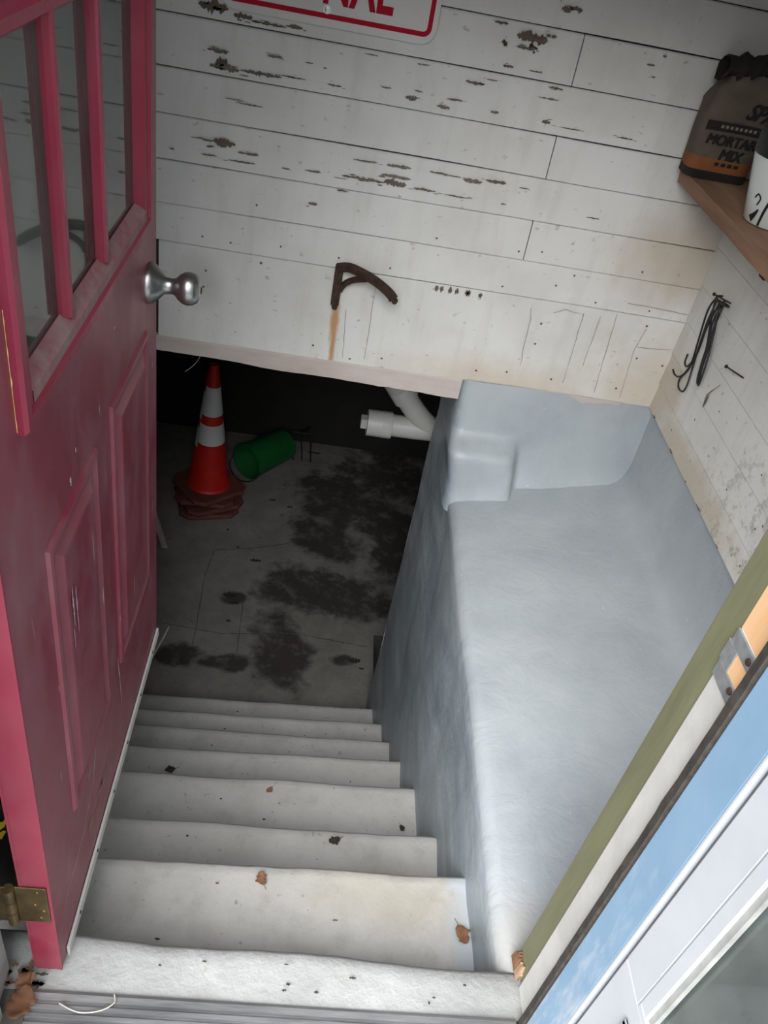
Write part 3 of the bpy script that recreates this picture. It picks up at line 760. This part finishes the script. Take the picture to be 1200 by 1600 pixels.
# hinge leaf and knuckle on the near edge
hg = bmesh.new(); box(hg, DX - .052, DX - .004, D0 - .0045, D0 - .0012, .192, .298)
hgo = obj('hinge', hg, M_brass, dr, bevel=.0012); hgo['label'] = 'tarnished brass hinge'
for k in range(3):
    bm = bmesh.new(); lathe(bm, [(0, 0), (.0085, 0), (.0085, .034), (0, .034)], (DX - .060, D0 - .006, .192 + .0355 * k), (0, 0, 1), 18); obj('hinge_knuckle', bm, M_brass, hgo, smooth=True)
bm = bmesh.new(); box(bm, DX - .100, DX - .064, D0 - .006, D0 - .003, .192, .298); obj('hinge_leaf', bm, M_brass, hgo, bevel=.001)
for dx_, z in ((-.018, .285), (-.024, .246), (-.018, .205), (-.012, .228)):
    bm = bmesh.new(); lathe(bm, [(0, .0016), (.0035, .0012), (.0042, 0)], (DX + dx_, D0 - .0045, z), (0, -1, 0), 12); obj('screw', bm, M_brass, hgo, smooth=True)
# bottom sweep
bm = bmesh.new()
box(bm, DX + .001, DX + .006, D0 + .028, D1 - .004, .012, .034)
sw = obj('door_sweep', bm, M_jamb, dr, bevel=.001); sw['label'] = 'dirty white sweep strip along the bottom edge'
bm = bmesh.new(); box(bm, DX + .0012, DX + .0045, D0 + .03, D1 + .006, -.002, .0125); obj('sweep_lip', bm, M_jamb, sw)
for y in (.75, .87, 1.0, 1.12, 1.25, 1.38):
    bm = bmesh.new(); lathe(bm, [(0, .002), (.003, .0015), (.0036, 0)], (DX + .006, y, .024), (1, 0, 0), 10); obj('screw', bm, M_rustm, sw, smooth=True)

# left hinge jamb
bm = bmesh.new(); box(bm, -.50, -.384, .585, .654, -.02, 2.1); box(bm, -.50, -.372, .46, .582, -.02, 2.1)
struct(obj('trim_4', bm, M_lath, bevel=.002), 'weathered grey left door jamb by the brass hinge', 'door jamb')

# ------------------------------------------------------------------ things on the walls
# sign
sg = root('metal_sign', (-.06, 2.3, 1.41))
tag(sg, 'white metal sign with red border and red letters NAL on the clapboards', 'sign')
def rrect(x0, x1, z0, z1, r, n=8):
    out = []
    for cx, cz, a0 in ((x1 - r, z0 + r, -PI / 2), (x1 - r, z1 - r, 0), (x0 + r, z1 - r, PI / 2), (x0 + r, z0 + r, PI)):
        out += [(cx + r * math.cos(a0 + PI / 2 * k / n), cz + r * math.sin(a0 + PI / 2 * k / n)) for k in range(n + 1)]
    return out
YS = 2.296
bm = bmesh.new(); pl = rrect(-.318, .196, 1.262, 1.60, .038)
f0 = [bm.verts.new((x, YS, z)) for x, z in pl]; f1 = [bm.verts.new((x, YS + .002, z)) for x, z in pl]
bm.faces.new(f0); bm.faces.new(f1[::-1])
for k in range(len(pl)): bm.faces.new((f0[k], f0[(k + 1) % len(pl)], f1[(k + 1) % len(pl)], f1[k]))
obj('sign_plate', bm, M_sign, sg)
bm = bmesh.new(); a = rrect(-.308, .184, 1.279, 1.588, .020); b = rrect(-.297, .173, 1.290, 1.577, .010)
va = [bm.verts.new((x, YS - .0006, z)) for x, z in a]; vb = [bm.verts.new((x, YS - .0006, z)) for x, z in b]
for k in range(len(a)): bm.faces.new((va[k], va[(k + 1) % len(a)], vb[(k + 1) % len(a)], vb[k]))
obj('red_border', bm, M_signred, sg)
bm = text_bm('NAL', .125, .0035, .0004, 'LEFT', 0, 1.02)
place(bm, Matrix.Translation((-.084, YS - .0008, 1.313)) @ Matrix.Rotation(PI / 2, 4, 'X') @ Matrix.Diagonal((.69, 1, 1, 1)))
obj('red_lettering', bm, M_signred, sg)
bm = bmesh.new(); lathe(bm, [(.0095, 0), (.0095, .002), (.006, .002), (.006, .005), (0, .006)], (-.068, YS, 1.298), (0, -1, 0), 18); obj('bolt', bm, M_steel, sg, smooth=True)

# rusty bracket
br = root('iron_bracket', (.046, 2.3, .61))
tag(br, 'rusty iron shelf bracket screwed to the wide white board', 'bracket')
bm = bmesh.new(); box(bm, .033, .057, 2.291, 2.305, .56, .676); obj('wall_leg', bm, M_rustm, br, bevel=.002)
def strip(bm, pts, w, t):
    """flat bar: width w vertical-ish (z), thickness t"""
    pts = [Vector(p) for p in pts]; rows = []
    for i, p in enumerate(pts):
        tg = (pts[min(i + 1, len(pts) - 1)] - pts[max(i - 1, 0)]).normalized()
        s = tg.cross(Vector((0, 1, .3))).normalized(); n = tg.cross(s).normalized()
        rows.append([bm.verts.new(p + s * a * w / 2 + n * b * t / 2) for a, b in ((-1, -1), (1, -1), (1, 1), (-1, 1))])
    for a, b in zip(rows, rows[1:]):
        for k in range(4): bm.faces.new((a[k], a[(k + 1) % 4], b[(k + 1) % 4], b[k]))
    bm.faces.new(rows[0]); bm.faces.new(rows[-1])
bm = bmesh.new(); strip(bm, curve_pts([(.038, 2.296, .672), (.071, 2.286, .683), (.115, 2.268, .678), (.155, 2.25, .667), (.19, 2.235, .650), (.207, 2.226, .636)]), .022, .016)
lathe(bm, [(0, -.006), (.008, -.006), (.008, .006), (0, .006)], (.210, 2.225, .632), (.3, 1, 0), 12); obj('arm', bm, M_rustm, br)
bm = bmesh.new(); strip(bm, curve_pts([(.054, 2.297, .606), (.066, 2.290, .632), (.09, 2.28, .652), (.125, 2.266, .666)]), .013, .012); obj('brace', bm, M_rustm, br)
bm = bmesh.new(); lathe(bm, [(.0085, 0), (.0085, .006), (.004, .009), (0, .009)], (.046, 2.304, .552), (0, -1, 0), 14); obj('screw', bm, M_rustm, br, smooth=True)

# nails
def nail(p, d, ln, label, r=.0022, head=.005):
    p = Vector(p); d = Vector(d).normalized(); bm = bmesh.new()
    tube(bm, [p, p + d * ln], r, 8); lathe(bm, [(0, 0), (head, 0), (head, .0018), (0, .0018)], p + d * ln, d, 12)
    tag(obj('nail', bm, M_rustm, smooth=True), label, 'nail', 'nails sticking out of the clapboards')
nail((XR - .003, 2.095, .829), (-.25, .95, -.12), .075, 'rusty nail holding the hanging black cable loops')
nail((XR - .003, 1.871, .729), (-.25, .95, -.12), .072, 'rusty nail below the black cable toward the doorway')
nail((.446, YW - .004, 1.298), (-.6, -.7, .25), .03, 'bent dark nail under the brown bare patch right of the sign')
nail((.362, YW - .004, 1.303), (.2, -.9, -.3), .015, 'short rusty nail between the sign and the bare brown patch')

# hanging cable
bm = bmesh.new()
X0 = 1.06
loops = [
    [(1.07, 2.11, .828), (X0, 2.10, .77), (1.07, 2.085, .69), (1.072, 2.075, .63), (1.07, 2.055, .605), (1.062, 2.03, .62), (X0, 2.045, .70), (1.06, 2.09, .79), (1.058, 2.115, .826)],
    [(1.055, 2.118, .826), (1.05, 2.11, .76), (1.06, 2.115, .68), (1.07, 2.12, .615), (1.066, 2.10, .57), (1.066, 2.11, .545), (1.07, 2.15, .535), (1.07, 2.165, .555), (1.07, 2.14, .60), (1.065, 2.12, .67), (1.05, 2.10, .75), (1.05, 2.09, .825)],
    [(1.052, 2.095, .83), (1.05, 2.075, .80), (1.055, 2.06, .74), (1.06, 2.05, .66), (1.07, 2.055, .61), (1.073, 2.075, .63), (1.068, 2.09, .70), (1.055, 2.11, .78), (1.05, 2.12, .828)],
    [(1.052, 2.12, .83), (1.045, 2.125, .79), (1.055, 2.125, .70), (1.066, 2.13, .63), (1.07, 2.15, .585), (1.072, 2.18, .555), (1.072, 2.21, .545), (1.072, 2.235, .548)],
    [(1.068, 2.10, .83), (1.062, 2.085, .76), (1.066, 2.08, .68), (1.07, 2.07, .62), (1.072, 2.06, .60)],
    [(1.07, 2.135, .63), (1.072, 2.16, .60), (1.074, 2.185, .60), (1.074, 2.19, .625)],
]
for q in loops: tube(bm, curve_pts(q, 8), .0028, 8)
tube(bm, curve_pts([(1.07, 2.13, .832), (1.045, 2.11, .836), (1.045, 2.08, .832), (1.07, 2.075, .826), (1.075, 2.10, .822), (1.05, 2.12, .824)]), .0028, 8)
tag(obj('cable_coil', bm, M_black, smooth=True, angle=80), 'loops of thin black cable hanging from a nail on the right clapboard wall', 'cable')

# shelf on the right wall
bm = bmesh.new()
def shf(y, k):
    w = .004 * n3(y, k, 0, 6) + .002 * n3(y, k, 5, 22)
    return [(.897 + w, y, 1.060), (.894 + w, y, 1.096 + w * .5), (XR - .003, y, 1.097), (XR - .003, y, 1.060)][k]
rw = grid(bm, lambda y, k: shf(y, k % 4), lin(1.30, 2.285, 50), range(5)); bm.faces.new([rw[0][i] for i in range(4)]); bm.faces.new([rw[-1][i] for i in range(4)])
bmesh.ops.remove_doubles(bm, verts=bm.verts, dist=1e-5)
tag(obj('wooden_shelf', bm, M_shelf), 'rough reddish brown shelf board along the right clapboard wall', 'shelf')
# small dark bracket end under the shelf
bm = bmesh.new(); tube(bm, [(XR - .004, 1.70, 1.045), (1.0, 1.70, 1.048), (.925, 1.70, 1.052)], .006, 8); tube(bm, [(XR - .004, 1.70, .96), (XR - .008, 1.70, 1.045)], .006, 8); lathe(bm, [(0, -.008), (.009, -.008), (.009, .008), (0, .008)], (.922, 1.70, 1.050), (0, 1, 0), 12)
tag(obj('shelf_support', bm, M_rustm), 'dark rusty iron support under the shelf at the right edge', 'shelf support')

# mortar bag
bg = root('mortar_bag', (.985, 2.2, 1.098))
tag(bg, 'crumpled paper bag of mortar mix standing on the wooden shelf', 'bag')
BX0, BX1, BYF, BZ = .876, 1.040, 2.195, 1.098
def bagf(i, k):
    # i: angle round the sack, k: height fraction
    a = 2 * PI * i / 48; t = k / 24
    h = .245 * t
    taper = max(0, t - .72) / .28
    wx = (BX1 - BX0) / 2 * (1 - .22 * taper + .03 * math.sin(PI * t)); wy = .044 * (1 - .4 * taper)
    c, s = math.cos(a), math.sin(a)
    x = (BX0 + BX1) / 2 + wx * math.copysign(abs(c) ** .32, c) + .012 * taper
    y = BYF + .047 + wy * math.copysign(abs(s) ** .6, s)
    cr = .0035 * n3(x, y, h, 18) + ((.014 * n3(x, y, h, 26) + .006 * n3(x, y, h, 60)) * min(1, max(0, t - .62) * 6))
    return (x + cr, y + cr, BZ + h + (.012 * n3(x, y, 0, 25) if t > .9 else 0))
bm = bmesh.new(); rows = grid(bm, bagf, range(49), range(25))
for f in bm.faces:
    cz = sum(v.co.z for v in f.verts) / 4 - BZ
    f.material_index = 1 if .02 < cz < .05 else (2 if cz <= .02 else 0)
bmesh.ops.remove_doubles(bm, verts=bm.verts, dist=1e-5)
obj('sack', bm, [M_paper, M_paper_or, M_paper_dk], bg, smooth=True, angle=60)
bm = bmesh.new()
def foldf(u, k):
    x = .884 + .135 * u + (.02 * u if k > 2 else 0); w = .014 * n3(u, k, 0, 5) + .009 * n3(u, k, 2, 12)
    P = [(BYF + .045, .215), (BYF + .004, .236), (BYF + .0, .256), (BYF + .022, .272), (BYF + .055, .268), (BYF + .078, .25), (BYF + .07, .215)]
    return (x + w * .7, P[k][0] + w * .8, BZ + P[k][1] + w + .022 * u)
grid(bm, foldf, lin(0, 1, 34), range(7)); obj('folded_top', bm, [M_paper_dk], bg, smooth=True, angle=50)['label'] = 'dark crumpled folded top'
def bag_y(x, z): return BYF - .0032 + .0035 * n3(x, BYF, z - BZ, 18)
def bag_text(body, size, bold, x, z, name, m, sx=1., shear=0., rot=0):
    bm = text_bm(body, size, bold, .0003, 'CENTER', shear)
    place(bm, Matrix.Translation((x, 0, z)) @ Matrix.Rotation(rot, 4, 'Y') @ Matrix.Rotation(PI / 2, 4, 'X') @ Matrix.Diagonal((sx, 1, 1, 1)))
    src = list(bm.verts) + list(bm.edges) + list(bm.faces)
    for dx_, dz_ in ((.0013, 0), (-.0013, 0), (0, .0007), (.0024, 0)):      # heavy poster lettering
        g = bmesh.ops.duplicate(bm, geom=src)['geom']
        for v in g:
            if isinstance(v, bmesh.types.BMVert): v.co.x += dx_; v.co.z += dz_
    for v in bm.verts: v.co.y += bag_y(v.co.x, v.co.z)
    return obj(name, bm, m, bg)
bm = bmesh.new()
grid(bm, lambda x, z: (x, bag_y(x, z) + .0004, z), lin(BX0 + .003, BX1 - .004, 20), lin(BZ + .117, BZ + .138, 4))
obj('dark_label_band', bm, M_paper_dk, bg)
bag_text('MORTAR', .034, 0, .955, BZ + .085, 'mortar_lettering', M_ink, .92, .15)
bag_text('MIX', .036, 0, .966, BZ + .053, 'mix_lettering', M_ink, .92, .15)
for k in range(4):
    bm = bmesh.new(); box(bm, .935 + .017 * k, .946 + .017 * k, bag_y(.95, BZ + .04) - .0006, bag_y(.95, BZ + .04) + .0004, BZ + .038, BZ + .045); obj('small_print', bm, M_ink, bg)
bag_text('SPA', .055, 0, 1.0, BZ + .150, 'script_lettering', M_ink, .8, .4, .1)
for k in range(11):
    bm = bmesh.new(); box(bm, .893 + .012 * k, .900 + .012 * k, bag_y(.95, BZ + .127) - .0016, bag_y(.95, BZ + .127) - .001, BZ + .124, BZ + .131); obj('band_print', bm, M_bandink, bg)

# flower-patterned tin
pt = root('patterned_tin', (1.005, 1.90, 1.098))
tag(pt, 'white tin with black vine pattern and dark lid beside the mortar bag', 'tin')
PC, PR = Vector((.987, 1.90)), .076
def tin_r(z): return .060 + .032 * z / .14
bm = bmesh.new(); lathe(bm, [(0, .001), (.056, .001), (.060, .004), (tin_r(.138), .138), (.091, .141)], (PC.x, PC.y, 1.098), seg=48); obj('tin_body', bm, M_ceramic, pt, smooth=True)
bm = bmesh.new(); lathe(bm, [(.088, .1415), (.0945, .143), (.0955, .18), (.089, .19), (0, .19)], (PC.x, PC.y, 1.098), seg=48); obj('tin_lid', bm, M_blackplastic, pt, smooth=True)['label'] = 'dark lid'
bm = bmesh.new(); lathe(bm, [(.02, 0), (.022, .03), (.012, .04), (0, .04)], (PC.x - .045, PC.y + .0, 1.287), seg=20); obj('lid_cap', bm, M_pinkcap, pt, smooth=True)['label'] = 'pale pink cap'
def on_tin(a, z, h): return (PC.x + (tin_r(z) + .0006 + h) * math.cos(a), PC.y + (tin_r(z) + .0006 + h) * math.sin(a), 1.098 + z)
def tin_line(pts, w):
    bm = bmesh.new(); c = [(p.x, p.y) for p in curve_pts([(a, z, 0) for a, z in pts], 8)]
    rows = []
    for i, (a, z) in enumerate(c):
        q, s = c[max(i - 1, 0)], c[min(i + 1, len(c) - 1)]
        dx, dy = (s[0] - q[0]) * PR, s[1] - q[1]; l = math.hypot(dx, dy) or 1
        ww = 1.5 * ((w[0] + (w[1] - w[0]) * i / (len(c) - 1)) if isinstance(w, tuple) else w)
        rows.append((bm.verts.new(on_tin(a - dy / l * ww / PR, z + dx / l * ww, .0004)), bm.verts.new(on_tin(a + dy / l * ww / PR, z - dx / l * ww, .0004))))
    for (p, q), (r_, s) in zip(rows, rows[1:]): bm.faces.new((p, q, s, r_))
    return bm
A0 = math.radians(222)
def tl(pts, w): obj('vine_stroke', tin_line([(A0 + math.radians(a), z) for a, z in pts], w), M_ink, pt)
tl([(0, .004), (3, .035), (8, .065), (12, .085)], .0022)
tl([(8, .065), (2, .09), (-6, .115), (-12, .128)], .001)
tl([(8, .065), (18, .10), (20, .125)], (.001, .004))
tl([(8, .066), (22, .08), (36, .088)], .0016)
tl([(-14, .045), (-10, .06), (-16, .068), (-22, .058)], .0013)
tl([(-22, .012), (-14, .024), (-8, .038)], (.006, .001))
tl([(18, .045), (26, .03), (34, .012)], (.002, .008))
tl([(30, .06), (26, .052), (32, .046)], .0014)
tl([(46, .004), (50, .06), (58, .11)], .002)

# ------------------------------------------------------------------ basement things
# traffic cones, nested in a stack
def cone(loc, rz, label, first=None):
    if first is not None:
        r = first.copy(); COL.objects.link(r)
        for ch in first.children:
            c = ch.copy(); COL.objects.link(c); c.parent = r
            for g in ch.children:
                d = g.copy(); COL.objects.link(d); d.parent = c
    else:
        r = root('traffic_cone')
        bm = bmesh.new(); H = .18; cut = .05
        oct_ = [(H - cut, -H), (H, -H + cut), (H, H - cut), (H - cut, H), (-H + cut, H), (-H, H - cut), (-H, -H + cut), (-H + cut, -H)]
        lv = [(1.0, 0), (1.02, .008), (1.0, .02), (.96, .026), (.9, .0265)]
        rows = [[bm.verts.new((x * s, y * s, z)) for x, y in oct_] for s, z in lv]
        for a, b in zip(rows, rows[1:]):
            for k in range(8): bm.faces.new((a[k], a[(k + 1) % 8], b[(k + 1) % 8], b[k]))
        inner = [bm.verts.new((.125 * math.cos(2 * PI * (k - 1.0) / 8), .125 * math.sin(2 * PI * (k - 1.0) / 8), .025)) for k in range(8)]
        for k in range(8): bm.faces.new((rows[-1][k], rows[-1][(k + 1) % 8], inner[(k + 1) % 8], inner[k]))
        obj('base', bm, M_conebase, r)
        bm = bmesh.new()
        lathe(bm, [(.132, .024), (.124, .03), (.118, .05), (.026, .855), (.022, .862), (.017, .862), (.021, .855), (.114, .05), (.121, .026)], (0, 0, 0), seg=40)
        body = obj('cone_body', bm, M_conered, r, smooth=True, angle=50)
        def rad(h): return .118 + (.026 - .118) * (h - .05) / (.855 - .05)
        for z0, z1 in ((.352, .484), (.544, .727)):
            bm = bmesh.new(); n = 8
            lathe(bm, [(rad(z0), z0)] + [(rad(z0 + (z1 - z0) * k / n) + .0012, z0 + (z1 - z0) * k / n) for k in range(n + 1)] + [(rad(z1), z1)], (0, 0, 0), seg=40)
            obj('reflective_band', bm, M_refl, body, smooth=True)['label'] = 'silvery reflective band'
    r.location = loc; r.rotation_euler = (0, 0, rz)
    tag(r, label, 'traffic cone', 'nested traffic cones')
    return r
CX, CY = -.545, 4.25
c0 = cone((CX, CY, FZ + .006), .25, 'bottom red cone of the nested stack, its base flat on the floor')
cone((CX + .008, CY, FZ + .052), .50, 'second red cone up from the floor in the nested stack', c0)
cone((CX - .006, CY + .005, FZ + .098), .02, 'third red cone up from the floor in the nested stack', c0)
cone((CX + .006, CY - .004, FZ + .142), .70, 'topmost red cone with two silver bands, whole body showing', c0)

# green pail lying on its side
pail = root('green_pail', (-.22, 4.75, FZ))
tag(pail, 'green plastic pail lying on its side behind the cones', 'pail')
ax = Vector((.66, .75, 0)).normalized(); o0 = Vector((-.345, 4.56, FZ + .128))
bm = bmesh.new()
lathe(bm, [(0, .012), (.100, .012), (.102, 0), (.105, 0), (.122, .335), (.127, .337), (.127, .355), (.118, .355), (.102, .016), (0, .016)], o0 + ax * .36, -ax, 40)
obj('pail_body', bm, M_green, pail, smooth=True)
bm = bmesh.new(); s_ = ax.cross(Vector((0, 0, 1)))
tube(bm, curve_pts([o0 + s_ * .127 + ax * .02, o0 + s_ * .11 - ax * .04 - Vector((0, 0, .07)), o0 - ax * .06 - Vector((0, 0, .112)), o0 - s_ * .11 - ax * .04 - Vector((0, 0, .07)), o0 - s_ * .127 + ax * .02]), .003, 8)
obj('wire_handle', bm, M_black, pail)
bm = bmesh.new()
for k in range(4):
    a = math.radians(200 + 9 * k)
    p = [o0 + ax * (.17 + .025 * j) + (s_ * math.cos(a + .1 * (j % 2)) + Vector((0, 0, 1)) * -math.sin(a + .1 * (j % 2))) * (.1205 - .002 * j) for j in range(4)]
    tube(bm, p, .0035, 5)
obj('dark_smudge', bm, M_paper_dk, pail)
# dark garden fork lying behind the pail
bm = bmesh.new()
tube(bm, [(-.02, 4.96, FZ + .15), (.02, 5.02, FZ + .14), (.05, 5.06, FZ + .14)], .012, 8)
for dx_ in (-.05, 0, .05): tube(bm, curve_pts([(-.02 + dx_, 4.96, FZ + .15), (dx_ * 1.3, 4.93, FZ + .10), (.02 + dx_ * 1.2, 4.82, FZ + .012)]), .005, 6)
tube(bm, [(-.08, 4.96, FZ + .15), (.04, 4.96, FZ + .15)], .007, 6)
tag(obj('garden_fork', bm, M_blackplastic), 'dark thin-pronged tool on the floor right of the green pail', 'tool')

# PVC drain pipe
pp_ = root('drain_pipe', (.4, 3.0, -.26))
tag(pp_, 'pale grey plastic drain pipe with branch behind the grey wall', 'pipe')
PY = 3.0
bm = bmesh.new(); tube(bm, [(.33, PY, -.262), (.47, PY, -.262), (.62, PY, -.255), (.95, PY, -.25)], .047, 28); obj('main_run', bm, M_pvc, pp_, smooth=True)
bm = bmesh.new(); lathe(bm, [(.047, .0), (.056, .0), (.056, .062), (.057, .063), (.057, .10), (.055, .105), (.047, .105)], (.262, PY, -.264), (1, 0, 0), 32); lathe(bm, [(0, .002), (.05, .002), (.05, .02)], (.262, PY, -.264), (1, 0, 0), 32)
co = obj('cleanout_hub', bm, M_pvc, pp_, smooth=True)
bm = bmesh.new(); box(bm, .235, .264, PY - .022, PY + .022, -.286, -.242); obj('cleanout_plug', bm, M_pvc, co, bevel=.003)
bm = bmesh.new(); tube(bm, curve_pts([(.56, PY, -.262), (.50, PY, -.225), (.44, PY, -.165), (.375, PY, -.085), (.345, PY, -.045)]), .0455, 28); obj('branch_run', bm, M_pvc, pp_, smooth=True)
bm = bmesh.new(); d = Vector((-.615, 0, .788)); lathe(bm, [(.0455, 0), (.0535, 0), (.0535, .055), (.0525, .057), (.0535, .059), (.0535, .1), (.0455, .1)], (.405, PY, -.124), d, 32); obj('coupling', bm, M_pvc, pp_, smooth=True)
bm = bmesh.new(); tube(bm, curve_pts([(.350, PY, -.052), (.315, PY, .0), (.292, PY, .06), (.285, PY, .12), (.285, PY, .30), (.285, PY, .365)]), .0535, 28); obj('bend', bm, M_pvc, pp_, smooth=True)
bm = bmesh.new(); lathe(bm, [(.047, 0), (.055, 0), (.055, .07), (.047, .07)], (.545, PY, -.258), (1, 0, .03), 32); obj('socket', bm, M_pvc, pp_, smooth=True)

# lath leaning behind the door, stick on the steps, wire under the header
bm = bmesh.new(); v = [(-.70, 3.77, FZ), (-.735, 3.77, FZ), (-.735, 3.785, FZ), (-.70, 3.785, FZ)]
q = Vector((-.30, .25, .75))
lo = [bm.verts.new(p) for p in v]; hi = [bm.verts.new(Vector(p) + q) for p in v]
for k in range(4): bm.faces.new((lo[k], lo[(k + 1) % 4], hi[(k + 1) % 4], hi[k]))
bm.faces.new(lo); bm.faces.new(hi)
tag(obj('wooden_lath', bm, M_lath), 'thin grey lath leaning in the dark left of the cones', 'lath')
bm = bmesh.new(); tube(bm, [(-.50, 2.74, -1.36), (-.515, 2.69, -1.38), (-.555, 2.47, -1.36), (-.60, 2.30, -1.30)], [.004, .005, .006, .006], 8)
tag(obj('stick', bm, M_stick), 'thin pale stick by the bottom of the red door', 'stick')
bm = bmesh.new(); tube(bm, curve_pts([(-.345, 2.45, .372), (-.35, 2.45, .27), (-.373, 2.45, .213), (-.405, 2.45, .178)]), .0012, 6)
tag(obj('wire', bm, M_stick), 'thin pale wire hanging under the head of the opening', 'wire')

# ------------------------------------------------------------------ leaves and the tub by the hinge
def leaf(p, s, rz, label, m, curl=.3, group='dead leaves on the steps'):
    bm = bmesh.new(); n = 15
    def lf(u, v):
        w = s * .36 * math.sin(PI * min(1, u * .92 + .06)) ** .8 * (1 + .55 * n3(u * 2, v, s * 50, 3.1))
        x = s * (u - .5); y = w * v + s * .10 * n3(u, s * 9, 0, 2.5); z = .0015 + curl * s * (u - .5) ** 2 + curl * .6 * abs(v) ** 1.5 * w + curl * s * .18 * abs(n3(u, v, s * 31, 4))
        return Matrix.Rotation(rz, 3, 'Z') @ Vector((x, y, z)) + Vector(p)
    grid(bm, lf, lin(0, 1, n), (-1, -.5, 0, .5, 1))
    a = lf(1, 0); b = a + (Matrix.Rotation(rz, 3, 'Z') @ Vector((s * .35, s * .05, 0)))
    tube(bm, [a, b], s * .02, 5)
    o = obj('dead_leaf', bm, m, smooth=True)
    md = o.modifiers.new('thickness', 'SOLIDIFY'); md.thickness = .0006
    return tag(o, label, 'leaf', group)
leaf((.035, .952, -.193), .032, -1.2, 'small reddish brown leaf on the first tread below the white sill', M_leaf)
leaf((.222, 1.215, -.462), .032, .4, 'small dark curled leaf on the second tread below the sill', M_leaf_dark)
leaf((.482, .862, -.192), .042, 1.9, 'brown leaf in the right corner of the first tread', M_leaf)
leaf((.039, 1.51, -.710), .024, .9, 'tiny brown leaf on the third tread below the sill', M_leaf)
leaf((.455, 1.42, -.710), .022, 2.0, 'tiny dark leaf near the grey wall on the third tread', M_leaf_dark)
leaf((-.30, 1.70, -.937), .035, .3, 'dark leaf near the door on the fourth tread', M_leaf_dark)
leaf((-.345, .596, .014), .056, 1.45, 'large orange brown leaf beside the aluminium threshold', M_leaf_orange, .5)
leaf((-.350, .632, .012), .034, .7, 'crumpled brown leaf under the near bottom corner of the red door', M_leaf, .5)

bm_t = root('black_tub', (-.505, .83, 0))
tag(bm_t, 'black round tub with yellow spots showing behind the red door hinge', 'tub')
bm = bmesh.new(); lathe(bm, [(0, .0), (.118, .0), (.125, .006), (.150, .36), (.156, .362), (.156, .375), (.147, .375), (.12, .012), (0, .012)], (-.505, .83, 0), seg=40); obj('tub_body', bm, M_blackplastic, bm_t, smooth=True)
for a, z, w, h in ((-62, .10, .03, .03), (-55, .075, .012, .012), (-48, .30, .05, .035), (-40, .33, .03, .03), (-58, .31, .03, .02)):
    aa = math.radians(a); bm = bmesh.new()
    flake(bm, lambda u, v, q: (-.505 + (.1265 + .07 * v + .001) * math.cos(u / .14), .83 + (.1265 + .07 * v + .001) * math.sin(u / .14), v), aa * .14, z, w, h, 0)
    obj('yellow_spot', bm, M_yellow, bm_t)['label'] = 'yellow spot'

# thin curl of string on the threshold
bm = bmesh.new(); tube(bm, curve_pts([(-.285, .600, .014), (-.25, .588, .014), (-.215, .592, .015), (-.195, .606, .014), (-.198, .62, .012)]), .0012, 6)
tag(obj('string', bm, M_stick), 'thin pale string curled over the left end of the threshold', 'string')
